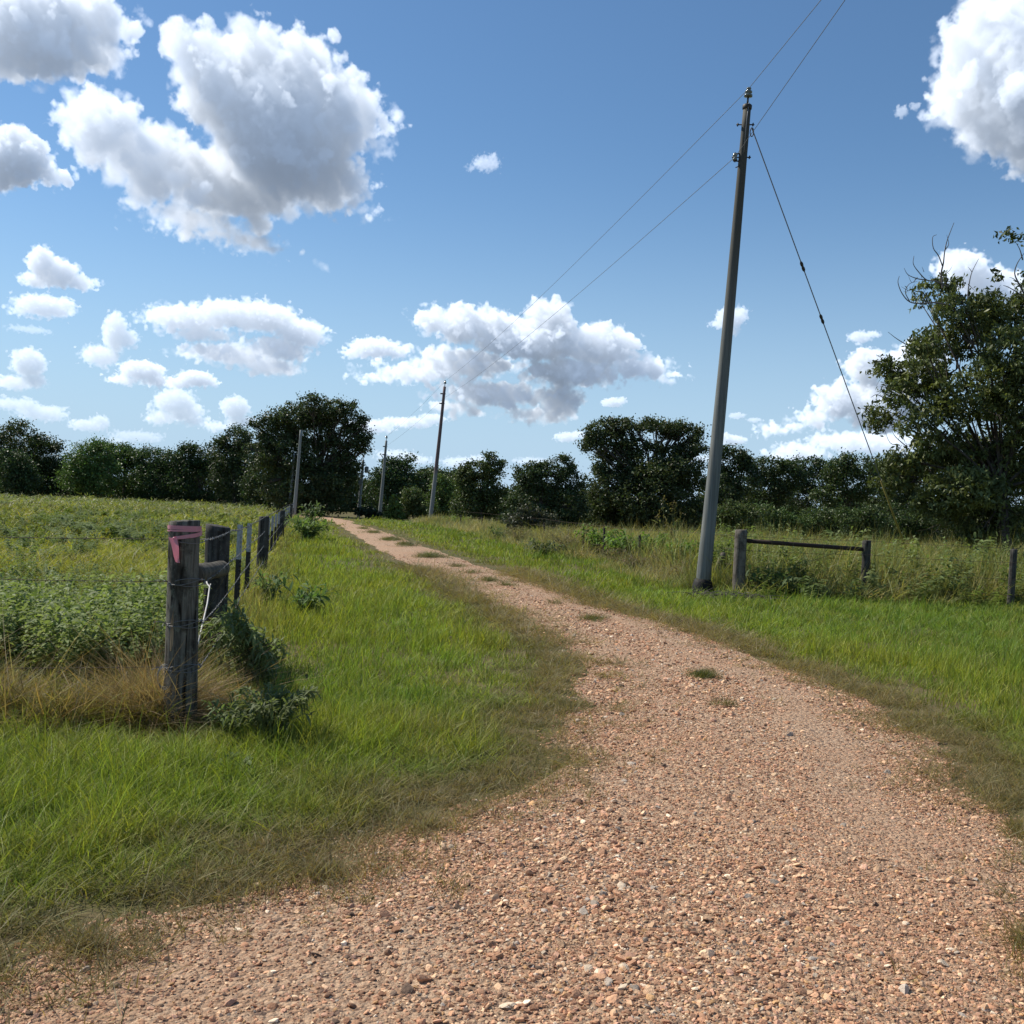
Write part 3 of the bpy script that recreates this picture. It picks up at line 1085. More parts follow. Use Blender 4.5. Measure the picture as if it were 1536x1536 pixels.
def field_left():
    def hi(q):
        return np.where(q > CORNER.y, fence_x(q) - 0.05, -2.2 - 0 * q)
    y_front = CORNER.y - 0.15

    def rho(q):
        return np.where(q < 10, 230, np.where(q < 26, 30 * (10 / q) ** 0.7, 2.6 * (26 / q) ** 1.25))
    x, y = sample(frame_lo, hi, y_front, 150, rho)
    n1 = noise2(x, y, 5.0, 21)
    n2 = noise2(x, y, 1.2, 22)
    n3 = noise2(x, y * 0.25, 9.0, 23)
    j = y * (1 + rngG.normal(0, .1, len(y)))
    t = np.where(j < 10, 0, np.where(j < 26, 1, 2))
    c = mixc((n1 - 0.3) * 2, GREEN * 0.95, OLIVE * 0.95)
    c = mixc((n3 - 0.45) * 3 * (y > 12), c, np.array([0.20, 0.185, 0.05]))
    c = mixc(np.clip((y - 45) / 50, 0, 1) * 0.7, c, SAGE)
    c = mixc((n2 - 0.6) * 2, c, STRAW * 0.6)
    near = np.clip(1 - (y - y_front) / 0.9, 0, 1) * (x < CORNER.x + .2)
    c = mixc(np.clip(near * 0.35 + (n2 - .5) * 0.8 * (near > 0), 0, .7), c, BROWN)
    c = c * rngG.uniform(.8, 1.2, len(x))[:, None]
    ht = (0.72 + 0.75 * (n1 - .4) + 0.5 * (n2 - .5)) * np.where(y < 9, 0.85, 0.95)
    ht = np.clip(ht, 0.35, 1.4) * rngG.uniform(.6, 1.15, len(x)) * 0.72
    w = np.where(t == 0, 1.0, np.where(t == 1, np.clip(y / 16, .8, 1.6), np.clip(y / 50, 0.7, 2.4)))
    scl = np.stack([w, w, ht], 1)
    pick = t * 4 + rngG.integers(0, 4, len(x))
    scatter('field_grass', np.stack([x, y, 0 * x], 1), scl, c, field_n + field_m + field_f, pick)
    # matted dead grass along the near fence wire and round the corner post
    x = np.where(rngG.uniform(0, 1, 2000) < .5, -3.9 + rngG.normal(0, .5, 2000), rngG.uniform(-5.5, CORNER.x + 0.3, 2000))
    y = CORNER.y + rngG.normal(-0.12, 0.20, 2000)
    k = noise2(x, y, 0.5, 31) > 0.50
    x, y = x[k], y[k]
    x = np.concatenate([x, CORNER.x + rngG.normal(-.05, 0.27, 300)])
    y = np.concatenate([y, CORNER.y + .05 + np.abs(rngG.normal(0, 0.25, 300))])
    c = mixc(rngG.uniform(0, 1, len(x)), BROWN, STRAW)
    c = mixc(rngG.uniform(0, 1, len(x)) ** 3, c, OLIVE)
    s = rngG.uniform(0.5, 1.25, len(x))
    k = rngG.uniform(0, 1, len(x)) < np.where(np.abs(x - CORNER.x) < .9, 1, np.where(x < -3.3, .8, .25))
    x, y, c, s = x[k], y[k], c[k], s[k]
    s = s * np.clip(np.hypot(x - CORNER.x, (y - CORNER.y + .2) * .8) / .6, .35, 1)
    scatter('dead_grass', np.stack([x, y, 0 * x], 1), np.stack([1.1 * s, 1.1 * s, s * 0.46], 1), c * .85, field_n, None, 0.6)


field_left()


def dead_tangle():
    # brown dead stems matted against the left side of the corner post and along the front wire
    n = 900
    x = np.concatenate([CORNER.x - 0.22 + rngG.normal(0, .14, 520), -3.75 + rngG.normal(0, .32, n - 520)])
    y = np.concatenate([CORNER.y + 0.16 + rngG.normal(0, .12, 520), CORNER.y - .1 + rngG.normal(0, .15, n - 520)])
    c = mixc(rngG.uniform(0, 1, n), np.array([.20, .135, .075]), np.array([.40, .30, .18]))
    s = rngG.uniform(.6, 1.25, n)
    h = np.where(np.arange(n) < 520, .95, .55) * rngG.uniform(.5, 1.1, n)
    src = [blade_set(rngG, 9, 0.12, 0.42, 0.6, 0.0022, 0.5, 1.0, 4, 'dead_stems') for _ in range(4)]
    scatter('dead_stems', np.stack([x, y, 0 * x], 1), np.stack([s, s, h], 1), c, src, None, .45)


dead_tangle()


def field_right():
    """rank tall grass beyond the right-hand fence"""
    tall_n = [blade_set(rngG, 16, 0.22, 0.95, 0.35, 0.014, 0.22, 0.65, 4, 'tall_grass_clump') for _ in range(5)]
    stalk = []
    for _ in range(3):
        b = blade_set(rngG, 9, 0.3, 1.05, 0.25, 0.008, 0.10, 0.22, 3, 'seeding_grass_clump')
        stalk.append(b)

    def lo(q):
        return np.where(q > 30, np.interp(q, _rfy, _rfx) + 0.2, np.where(q > 19.6, np.interp(q, _rfy, _rfx) - 0.2, 4.6))

    x, y = sample(lo, lambda q: 0.56 * q + 3, 18.9, 62, lambda q: 15.0 * (20 / q) ** 1.3)
    k = (x - 3.83) ** 2 + (y - 20.45) ** 2 > 0.75 ** 2
    x, y = x[k], y[k]
    n1, n2 = noise2(x, y, 3.0, 41), noise2(x, y, 0.8, 42)
    edge = np.clip((y - 19.5 - 1.5 * (noise2(x, y, 0.9, 43) - .45)) / 1.5, 0, 1)
    k = edge > 0.02
    x, y, n1, n2, edge = x[k], y[k], n1[k], n2[k], edge[k]
    c = mixc((n1 - .3) * 2, np.array([0.175, 0.205, 0.058]), np.array([0.32, 0.295, 0.115]))
    c = mixc((n2 - .58) * 2.5, c, STRAW * 0.8)
    c = mixc(np.clip((y - 24) / 12, 0, .75), c, np.array([0.30, 0.27, 0.105]))
    c *= rngG.uniform(.62, 1.3, len(x))[:, None]
    ht = (0.28 + 0.62 * edge) * (1.05 + 0.6 * n1) * rngG.uniform(.6, 1.2, len(x))
    ht = ht * np.clip(1.05 - (y - 22) / 60, .5, 1)
    w = np.clip(y / 26, .8, 1.5)
    pick = rngG.integers(0, 8, len(x))
    scatter('tall_grass', np.stack([x, y, 0 * x], 1), np.stack([w, w, ht], 1), c, tall_n + stalk, pick, 0.10)
    # buff dry grass along the drive side of that fence
    x, y = sample(lambda q: np.interp(q, _rfy, _rfx) - 1.1, lambda q: np.interp(q, _rfy, _rfx) + 1.8, _rfy[0], 76,
                  lambda q: 26.0 * (22 / q) ** 1.2)
    k = (x - 3.83) ** 2 + (y - 20.45) ** 2 > 0.75 ** 2
    x, y = x[k], y[k]
    n1 = noise2(x, y, 1.5, 51)
    c = mixc((n1 - .35) * 2.2, np.array([0.22, 0.235, 0.085]), np.array([0.40, 0.34, 0.20]))
    c *= rngG.uniform(.75, 1.2, len(x))[:, None]
    off = np.clip((x - np.interp(y, _rfy, _rfx) + 1.1) / 1.2, 0, 1)
    ht = (0.34 + 0.62 * off) * rngG.uniform(.45, 1.2, len(x))
    w = np.clip(y / 30, .8, 1.8)
    scatter('dry_fence_grass', np.stack([x, y, 0 * x], 1), np.stack([w * .9, w * .9, ht * 1.6], 1), c, field_m, None, 0.2)


field_right()


def track(x, y):
    t = (x - road_l(y)) / (road_r(y) - road_l(y))
    n = noise2(x, y, 1.6, 75)
    a = np.exp(-((t - 0.70) / 0.085) ** 2) * np.clip((n - .2) * 2.2, 0, 1) * np.clip((y - 3.6) / 1.5, 0, 1)
    b = np.exp(-((t - 0.24) / 0.075) ** 2) * np.clip((n - .25) * 2, 0, 1) * np.clip((y - 5.0) / 2, 0, 1) * .8
    return np.clip(a + b, 0, 1)


def road_dressing():
    # low grass growing on the crown of the drive
    P = []
    for (px, py, rx, ry, n) in ((588, 811, 19, 2.6, 110), (611, 819, 18, 2.2, 100), (645, 837, 26, 2.4, 130), (686, 852, 14, 2, 22), (707, 862, 16, 2, 18), (734, 874, 22, 2.5, 44), (760, 881, 16, 2, 20), (833, 909, 14, 3, 8), (887, 933, 26, 4, 50), (1055, 1021, 18, 6, 80), (1085, 1065, 30, 5, 14),
                                (560, 800, 11, 1.6, 60), (547, 794, 9, 1.4, 40), (1530, 1250, 14, 30, 40), (1534, 1430, 10, 40, 30),
                                (480, 1320, 230, 60, 130), (640, 1245, 110, 40, 80), (120, 1430, 170, 50, 90)):
        for i in range(n):
            a, r = rngG.uniform(0, 6.283), abs(rngG.normal(0, .62))
            P.append(ground(px + rx * r * math.cos(a), py + ry * r * math.sin(a)))
    P = np.array([tuple(p) for p in P])
    P[:, 2] = road_z(P[:, 0], P[:, 1]) - 0.004
    d = P[:, 1]
    c = mixc(rngG.uniform(0, 1, len(P)), np.array([0.085, 0.115, 0.03]), DRAB * 0.9)
    c = np.where((d < 7)[:, None], mixc(rngG.uniform(0, 1, len(P)), DRAB, STRAW * .8), c)
    s = np.clip(d / 10, 1, 3.2) * rngG.uniform(.6, 1.2, len(P))
    scatter('low_road_grass', P, np.stack([s, s, 1.0 + 0.22 * s], 1), c, dry_t, None, .2)
    # dry thatch creeping over the gravel margin
    xs, ys_ = [], []
    for f, sg in ((road_l, 1), (road_r, -1)):
        y = 2.4 + 22 * rngG.uniform(0, 1, 5200) ** 1.7
        s = np.abs(rngG.normal(0, 0.36, len(y))) - 0.12
        x = f(y) - sg * (0.3 - s) * 1.0 + sg * 0.0
        xs.append(x)
        ys_.append(y)
    x, y = np.concatenate(xs), np.concatenate(ys_)
    k = noise2(x, y, 0.45, 61) > 0.40
    x, y = x[k], y[k]
    z = np.where((x > road_l(y)) & (x < road_r(y)), road_z(x, y), 0.0) - 0.003
    c = mixc(rngG.uniform(0, 1, len(x)), DRAB, STRAW * .8)
    s = np.clip(y / 7, 1, 3) * rngG.uniform(.6, 1.3, len(x))
    scatter('dry_thatch', np.stack([x, y, z], 1), np.stack([s, s, 0.75 + .15 * s], 1), c, dry_t, None, .3)

    # loose stones
    m, g, out = new_mat('loose_stone')
    a = g.new('ShaderNodeAttribute')
    a.attribute_name = 'col'
    a.attribute_type = 'INSTANCER'
    n = g.noise(objco(g), 3.0, 4.0, 0.6)
    c = g.v('MULTIPLY', a.outputs['Color'], g.mix(n, (0.8, 0.8, 0.8), (1.18, 1.15, 1.12)))
    pbr(g, out, c, 0.85, bump(g, n, 0.3, 0.1), 0.2)
    import bmesh
    srcs = []
    for k in range(8):
        bm = bmesh.new()
        bmesh.ops.create_icosphere(bm, subdivisions=2 if k < 6 else 1, radius=1.0)
        r = np.random.default_rng(300 + k)
        planes = [(Vector(r.standard_normal(3)).normalized(), r.uniform(0.42, 0.82)) for _ in range(10)]
        fl = r.uniform(0.34, 0.66)
        for v in bm.verts:
            for nn, dd in planes:                 # chip flat facets off the ball
                e = v.co.dot(nn) - dd
                if e > 0:
                    v.co -= nn * e
            v.co.x *= r.uniform(.97, 1.03) * (1.25 if k % 2 else 1.0)
            v.co.z *= fl
        me = bpy.data.meshes.new('stone')
        bm.to_mesh(me)
        bm.free()
        me.materials.append(m)
        srcs.append(bpy.data.objects.new('stone', me))
    pal = np.array([(0.47, 0.285, 0.18), (0.56, 0.385, 0.25), (0.40, 0.225, 0.14), (0.60, 0.45, 0.30), (0.31, 0.185, 0.12), (0.50, 0.31, 0.22),
                    (0.36, 0.32, 0.275), (0.68, 0.58, 0.45), (0.14, 0.10, 0.075), (0.46, 0.29, 0.15)])
    pw = np.array([.22, .16, .19, .06, .16, .11, .015, .018, .04, .05])

    def rho(q):
        return np.where(q < 4.5, 9000, np.where(q < 9, 9000 * (4.5 / q) ** 1.9, 2410 * (9 / q) ** 2.3))
    x, y = sample(lambda q: np.maximum(road_l(q) - 0.15, frame_lo(q) + .8), lambda q: np.minimum(road_r(q) + 0.1, frame_hi(q) - .8), 2.5, 30, rho)
    el = np.minimum(x - road_l(y), road_r(y) - x)
    k = rngG.uniform(0, 1, len(x)) < np.clip(0.55 + el * 1.8, 0.15, 1)
    wheel = noise2(x, y, 1.4, 71)                        # packed fine patches carry fewer stones
    k &= rngG.uniform(0, 1, len(x)) < np.clip(0.55 + (0.62 - wheel) * 2.2, 0.42, 1)
    x, y = x[k], y[k]
    tr = track(x, y)                                     # wheel tracks are packed: fewer and finer stones
    k = rngG.uniform(0, 1, len(x)) > tr * .55
    x, y, tr = x[k], y[k], tr[k]
    r = np.exp(rngG.normal(math.log(0.0049), 0.50, len(x))) * np.clip(y / 5.0, 1, 2.6) ** 0.75
    centre = np.exp(-((x - 0.35) / 0.9) ** 2) * (y < 5.5)
    r *= 1 + 0.55 * centre * rngG.uniform(0, 1, len(x)) ** 2
    r = np.clip(r * (1 - .38 * tr), 0.0030, 0.034)
    c = pal[rngG.choice(len(pal), len(x), p=pw / pw.sum())]
    grey = rngG.uniform(0, 1, len(x)) < 0.10 * centre + 0.16 * (r > 0.02)
    c = np.where(grey[:, None], pal[rngG.choice([6, 7, 3, 1], len(x))], c)
    c = c * rngG.uniform(.72, 1.62, len(x))[:, None] * np.array([1.05, 0.985, 0.915])
    z = np.where((x > road_l(y)) & (x < road_r(y)), road_z(x, y), 0.0) + r * 0.12
    scatter('loose_gravel', np.stack([x, y, z], 1), np.stack([r, r, r], 1), c, srcs, None, .3, full_rot=True)


road_dressing()
# ------------------------------------------------------------------ fences
def wood_post(mb, foot, top, r0, r1, seed, n=28, rows=26, slant=0.0, sink=0.25):
    """round timber post with splits, knots and a sawn, slightly slanting top"""
    rg = np.random.default_rng(seed)
    foot, top = Vector(foot), Vector(top)
    ax = (top - foot)
    a = Vector((1, 0, 0))
    a = (a - ax * (a.dot(ax) / ax.length_squared)).normalized()
    b = ax.normalized().cross(a)
    ph = rg.uniform(0, 6.28, 8)
    am = rg.uniform(.2, 1, 8)
    splits = [(rg.uniform(0, 6.28), rg.uniform(0.2, 0.8), rg.uniform(.2, .5), rg.uniform(.06, .13)) for _ in range(7)]
    V, Q = [], []
    for i in range(rows + 1):
        t = i / rows
        for k in range(n):
            th = 2 * math.pi * k / n
            r = r0 + (r1 - r0) * t
            w = sum(am[j] * math.sin((j % 4 + 1) * th + ph[j] + t * (j - 3) * 0.9) for j in range(8))
            r *= 1 + 0.014 * w
            for (s, c, ln, dp) in splits:
                da = abs((th - s + 0.25 * math.sin(t * 5 + s) + math.pi) % (2 * math.pi) - math.pi)
                if da < 0.17 and abs(t - c) < ln:
                    r *= 1 - dp * (1 - da / 0.17) * (1 - (abs(t - c) / ln) ** 2)
            p = foot + ax * t - (ax.normalized() * sink if i == 0 else Vector((0, 0, 0)))
            p = p + (a * math.cos(th) + b * math.sin(th)) * r
            if i == rows:
                p = p + ax.normalized() * (slant * math.cos(th) * r1 + rg.uniform(-.003, .003))
            V.append(p)
    for i in range(rows):
        for k in range(n):
            k2 = (k + 1) % n
            Q.append((i * n + k, i * n + k2, (i + 1) * n + k2, (i + 1) * n + k))
    o = len(V)
    for k in range(n):                       # rounded shoulder and top
        V.append(Vector(V[rows * n + k]) * 0.88 + (top + ax.normalized() * 0.004) * 0.12 + ax.normalized() * 0.004)
    for k in range(n):
        k2 = (k + 1) % n
        Q.append((rows * n + k, rows * n + k2, o + k2, o + k))
    V.append(top + ax.normalized() * 0.010)
    for k in range(n):
        Q.append((o + k, o + (k + 1) % n, len(V) - 1))
    mb.add(V, Q)


def t_post(fence, foot, top, face, tipped=True):
    """studded steel T-post: dark shaft and silver-painted tip"""
    foot, top = Vector(foot), Vector(top)
    ax = (top - foot)
    tip = 0.36
    f = Vector((face.x, face.y, 0)).normalized()
    s = Vector((-f.y, f.x, 0))

    def prof(p):
        w, d, th = 0.030, 0.050, 0.007
        return [p + s * w + f * th, p - s * w + f * th, p - s * w, p - s * th * .5, p - s * th * .5 - f * d, p + s * th * .5 - f * d,
                p + s * th * .5, p + s * w]

    def seg(t0, t1, bottom):
        mb = MB()
        lo_, hi_ = prof(foot + ax * t0), prof(foot + ax * t1)
        q = [(i, (i + 1) % 8, 8 + (i + 1) % 8, 8 + i) for i in range(8)]
        mb.add(lo_ + hi_, q + [tuple(range(8, 16)), tuple(reversed(range(8)))])
        h = int(ax.length * (t1 - t0) / 0.055)
        for j in range(h):
            c = foot + ax * (t0 + (j + .5) / h * (t1 - t0))
            mb.box(c + f * 0.011, (0.020, 0.024, 0.024), math.atan2(f.y, f.x))
        return mb
    o = seg(-0.2 / ax.length, 1 - tip if tipped else 1.0, True).build('t_post', M['tpost'], fence, smooth=False)
    if tipped:
        seg(1 - tip, 1.0, False).build('painted_tip', M['tip'], o, smooth=False)
    return o


def wire_run(mb, pts, r, sag=0.0, barbs=0.13, rg=None, barb_to=12.0):
    for a, b in zip(pts[:-1], pts[1:]):
        a, b = Vector(a), Vector(b)
        n = max(4, min(14, int((b - a).length / 0.3)))
        P = []
        for i in range(n + 1):
            t = i / n
            p = a.lerp(b, t)
            p.z -= sag * 4 * t * (1 - t)
            P.append(p)
        mb.tube(P, r, 5, False)
        L = (b - a).length
        for j in range(int(L / barbs)):
            t = (j + .5) * barbs / L
            p = a.lerp(b, t)
            p.z -= sag * 4 * t * (1 - t)
            if p.y > barb_to:
                continue
            d = Vector((rg.uniform(-1, 1), rg.uniform(-1, 1), rg.uniform(-1, 1))).normalized() * 0.014
            mb.tube([p - d, p + d], r * .9, 4, False)
            d = Vector((d.y, d.z, d.x))
            mb.tube([p - d, p + d], r * .9, 4, False)


rgF = np.random.default_rng(5)


def left_fence():
    fence = thing('wire_fence', 'barbed wire fence of timber posts and steel T-posts left of the drive', 'fence', (CORNER.x, CORNER.y, 0))
    top_c = at(277, 782, CORNER.y)
    mb = MB()
    wood_post(mb, CORNER, top_c, 0.112, 0.105, 3, slant=0.05)
    pc = mb.build('corner_post', M['post'], fence)
    pc['label'] = 'thick split corner post with a pink ribbon round its top'
    # a strip torn to bare wood on the camera side
    mb = MB()
    q = CORNER + Vector((-0.052, -0.103, 0.52))
    V = []
    for i in range(9):
        t = i / 8
        w = 0.013 * math.sin(math.pi * min(1, t * 1.02 + 0.05)) + 0.002
        c = q + Vector((0.003 * math.sin(6 * t) + 0.01 * t, 0.004 * t, 0.30 * t))
        V += [c + Vector((-w, 0.002, 0)), c + Vector((0, -0.006, 0)), c + Vector((w, -0.001, 0))]
    mb.add(V, [(3 * i + k, 3 * i + k + 1, 3 * i + 4 + k, 3 * i + 3 + k) for i in range(8) for k in range(2)])
    mb.build('torn_strip', M['bare_wood'], pc)
    # second (brace) post and the log brace between
    y2 = 9.65
    b2 = at(320, 1000, y2)
    b2.z = 0
    t2 = at(327, 789, y2)
    mb = MB()
    wood_post(mb, b2, t2, 0.112, 0.114, 8, slant=-0.16)
    mb.build('brace_post', M['post_dark'], fence)
    mb = MB()
    near = at(288, 862, CORNER.y + 0.12)
    far = at(333, 853, y2 - 0.17)
    n_ = 10
    pts, rr = [], []
    for i in range(n_ + 1):
        t = i / n_
        pts.append(near.lerp(far, t))
        rr.append(0.072 * (1 + 0.03 * math.sin(9 * t)))
    pts += [far + (far - near).normalized() * 0.03, far + (far - near).normalized() * 0.045]
    rr += [0.055, 0.028]
    mb.tube(pts, rr, 18, True, jitter=0.03, rng=rgF)
    mb.build('brace_rail', M['post_rail'], fence)
    mb = MB()
    mb.tube([at(308, 866, y2 - .6), at(311, 876, y2 - .7), at(314.5, 880, y2 - .75), at(311, 905, y2 - 1.1), at(303, 940, y2 - 1.6), at(297, 966, y2 - 2.0)], 0.0065, 6)
    mb.tube([at(314.5, 880, y2 - .75), at(316, 876, y2 - .72)], 0.005, 5)
    mb.build('pale_stick', M['twine'], fence)
    # T-posts and timber line posts running away
    spots = [(362, 787, 't'), (376, 785, 't'), (396, 775, 'w'), (404, 777, 't'), (410, 776, 't'), (415, 772, 't'), (419, 769, 't'), (423, 767, 'w'),
             (426.5, 766, 't'), (429, 764, 't'), (431.5, 763, 't'), (434, 761, 't'), (436, 760, 'w'), (438, 759, 't'), (440, 758.5, 't')]
    tops = []
    for k, (px, py, kind) in enumerate(spots):
        d = ray(px, 760)
        s_ = d.x / d.y                                  # X = s Y meets X = fence_x(Y)
        m_ = FDIR.x / FDIR.y
        Y = (CORNER.x - m_ * CORNER.y) / (s_ - m_)
        Y = min(Y, 95.0)
        foot = Vector((float(fence_x(Y)), Y, 0))
        top = at(px + 1.2, py, Y)
        top.x, top.y = top.x * .5 + foot.x * .5, Y
        top.z = max(1.05, min(1.4, top.z))
        if kind == 't':
            t_post(fence, foot, top, Vector((0.98, -0.2, 0)))
        else:
            mb = MB()
            wood_post(mb, foot, top, 0.105, 0.10, 20 + k, 18, 12, slant=0.06)
            mb.build('timber_post', M['post_dark'], fence)
        tops.append((foot, top))
    # strands
    hs = (1.27, 0.98, 0.70, 0.40)
    left_px = (808, 872, 0, 1022)
    for j, h in enumerate(hs):
        mb = MB()
        pts = [CORNER + Vector((0.11, 0.03, h)), b2 + Vector((0.12, 0, h - 0.02))]
        for foot, top in tops:
            L = top - foot
            pts.append(foot + L * ((h - 0.10) / L.z) + Vector((0.03, 0, 0)))
        wire_run(mb, pts, 0.0025, 0.012, 0.14, rgF, 30.0)
        mb.build('wire_strand', M['wire'], fence)
        if j != 2:
            a = CORNER + Vector((-0.105, -0.02, h + 0.0))
            b = Vector((-6.2, CORNER.y + 0.55, 0))
            b.z = at(0, left_px[j], CORNER.y + .3).z
            mb = MB()
            wire_run(mb, [a, b], 0.0023, 0.03, 0.14, rgF, 30.0)
            mb.build('wire_strand', M['rust_wire'], fence)
        # tie wraps round the corner post
        mb = MB()
        for w in range(3 if j else 1):
            P = []
            for i in range(33):
                th = 2 * math.pi * i / 32
                r = 0.116 + 0.004 * math.sin(5 * th + w)
                P.append(CORNER + Vector((r * math.cos(th) + 0.004 * h, r * math.sin(th), h + 0.012 * math.sin(th * 2 + w * 2) + 0.016 * (w - 1) + .012 * math.cos(th))))
            mb.tube(P, 0.0028, 5, False)
        if j:
            for w in range(3):
                p = CORNER + Vector((-0.10, -0.06, h))
                e = p + Vector((-0.07 + .06 * w, -0.06, rgF.uniform(-.03, .03)))
                mb.tube([p, (p + e) / 2 + Vector((0, -0.02, .012)), e], 0.0026, 5, False)
        if j == 3:
            for w in range(3):
                P = []
                for i in range(25):
                    th = 2 * math.pi * i / 24
                    P.append(CORNER + Vector((-0.075 + .05 * math.cos(th) * (1 - .1 * w), -0.13 - .01 * w, h - 0.05 + (.085 - .01 * w) * math.sin(th))))
                mb.tube(P, 0.0026, 5, False)
        mb.build('wire_tie', M['wire'], fence)
    # the flagging tape
    mb = MB()
    ctr = top_c
    ax = (top_c - CORNER).normalized()

    def band(h0, h1, w0, w1, th0, th1, n=36, off=0.004):
        V = []
        for i in range(n + 1):
            t = i / n
            th = th0 + (th1 - th0) * t
            r = 0.1055 + off + 0.0018 * math.sin(th * 7)
            z = -(h0 + (h1 - h0) * t)
            w = w0 + (w1 - w0) * t
            base = ctr + ax * z + Vector((r * math.cos(th), r * math.sin(th), 0))
            cr = 0.003 * math.sin(th * 11)
            V += [base + Vector((0, 0, w / 2)), base + Vector((cr * math.cos(th), cr * math.sin(th), 0)), base - Vector((0, 0, w / 2))]
        mb.add(V, [(3 * i + k, 3 * i + k + 1, 3 * i + 4 + k, 3 * i + 3 + k) for i in range(n) for k in range(2)])
    band(0.040, 0.042, 0.026, 0.026, math.pi * 0.9, math.pi * 2.9, off=0.004)
    band(0.066, 0.056, 0.010, 0.016, math.pi * 1.0, math.pi * 2.1, off=0.005)
    band(0.074, 0.112, 0.030, 0.022, math.pi * 2.08, math.pi * 1.42, off=0.009)
    # knot and hanging tail
    k0 = ctr + Vector((-0.030, -0.116, -0.112))
    mb.lathe(k0 + Vector((0, 0, -0.012)), (0.2, 0, 1), [(0, .004), (.006, .012), (.014, .012), (.02, .005)], 10)
    V = []
    for i in range(11):
        t = i / 10
        c = k0 + Vector((-0.008 + 0.046 * t + .005 * math.sin(5 * t), -0.006 - 0.008 * math.sin(3 * t), -0.165 * t))
        w = 0.030 * (1 - 0.5 * t)
        V += [c + Vector((-w, 0.004, 0.006)), c + Vector((0, -0.006 * math.cos(4 * t), 0)), c + Vector((w, 0.003, 0))]
    mb.add(V, [(3 * i + k, 3 * i + k + 1, 3 * i + 4 + k, 3 * i + 3 + k) for i in range(10) for k in range(2)])
    o = mb.build('flagging_ribbon', M['pink'], loc=ctr)
    tag(o, 'pink plastic ribbon tied round the top of the corner fence post with a hanging tail', 'ribbon')


left_fence()


def right_fence_build():
    A, B, C = RF[3], RF[2], RF[1]
    fence = thing('wire_fence', 'fence beyond the drive with a dark rail between two posts beside the tall pole', 'fence', (A.x, A.y, 0))

    def post(foot, tpx, tpy, r, mat, seed, name='timber_post', label=None, slant=.05):
        top = at(tpx, tpy, foot.y)
        mb = MB()
        wood_post(mb, foot, top, r, r * .95, seed, 18, 14, slant=slant)
        o = mb.build(name, mat, fence)
        if label:
            o['label'] = label
        return top
    ta = post(A, 1112, 795, 0.125, M['post_grey'], 41, label='pale timber post nearest the pole')
    tb = post(B, 1300, 811, 0.088, M['post_dark'], 42)
    tc_ = post(C, 1521, 824, 0.068, M['post_dark'], 43)
    mb = MB()
    mb.tube([at(1118, 811, A.y), at(1295, 824, B.y)], 0.042, 12)
    mb.build('rail', M['rust'], fence)
    # broken, leaning stub behind the pole
    f = ground(1062, 884)
    mb = MB()
    wood_post(mb, f, at(1086, 829, f.y + .1), 0.075, 0.06, 44, 14, 8, slant=.5)
    o = mb.build('leaning_stub', M['post_grey'], fence)
    o['label'] = 'broken grey post leaning to the right behind the pole'
    # T-posts and thin timber posts along the drive
    line = [(1005, 852, 1006, 797), (958, 858, 959, 803), (905, 842, 906, 792), (874, 836, 875, 790), (815, 818, 816, 784), (760, 806, 761, 777),
            (722, 799, 723, 775), (690, 793, 691, 772)]
    L = []
    for px, py, qx, qy in line:
        f = ground(px, py)
        t = at(qx, qy, f.y)
        L.append((f, t))
        t_post(fence, f, t, Vector((-0.9, -0.4, 0)), False)
    E = ground(1760, 930)
    for j, h in enumerate((1.20, 0.92, 0.60, 0.30)):
        mb = MB()
        pts = [E + Vector((0, 0, h)), C + Vector((0, -.09, h)), B + Vector((0, -0.11, h)), A + Vector((0, -.13, h))]
        pts += [f + (t - f) * ((h - 0.1) / (t - f).z) for f, t in L]
        wire_run(mb, pts, 0.0035, 0.02, 9, rgF, 1.0)
        mb.build('wire_strand', M['rust_wire'], fence)
    mb = MB()
    mb.tube([A + Vector((.1, -.06, 0.25)), B + Vector((-.1, -.06, 1.15))], 0.004, 5)
    mb.build('diagonal_brace_wire', M['rust_wire'], fence)


right_fence_build()


# ------------------------------------------------------------------ utility poles and lines
def pole_shaft(mb, foot, top, r0, r1, n=24, rows=22, seed=0):
    rg = np.random.default_rng(seed)
    ph = rg.uniform(0, 6.28, 3)
    pts, rr = [], []
    foot, top = Vector(foot), Vector(top)
    for i in range(rows + 1):
        t = i / rows
        p = foot.lerp(top, t)
        L = (top - foot).length
        p = p + Vector((0.0022 * L * math.sin(math.pi * t), 0, 0))
        pts.append(p if i else p - Vector((0, 0, .5)))
        rr.append((r0 + (r1 - r0) * t) * (1 + .006 * math.sin(9 * t + ph[0])))
    mb.tube(pts, rr, n, True)


pole_foot = ground(1053, 888)
pole_top = at(1121, 158, pole_foot.y - 0.05)


def pin_insulator(parent, base, axis, s=1.0, mat='porcelain', name='insulator'):
    """ribbed pin insulator on an iron pin"""
    axis = Vector(axis).normalized()
    mb = MB()
    mb.lathe(base, axis, [(0, .022 * s), (0.10 * s, .020 * s), (0.2 * s, .018 * s)], 10)
    p = mb.build('pin', M['iron'], parent)
    mb = MB()
    b = Vector(base) + axis * 0.17 * s
    mb.lathe(b, axis, [(0, .03 * s), (.005 * s, .085 * s), (.04 * s, .085 * s), (.05 * s, .055 * s), (.075 * s, .055 * s), (.085 * s, .075 * s),
                       (.115 * s, .072 * s), (.13 * s, .04 * s), (.15 * s, .04 * s), (.16 * s, .052 * s), (.185 * s, .045 * s), (.195 * s, .02 * s)], 18)
    return mb.build(name, M[mat], parent)


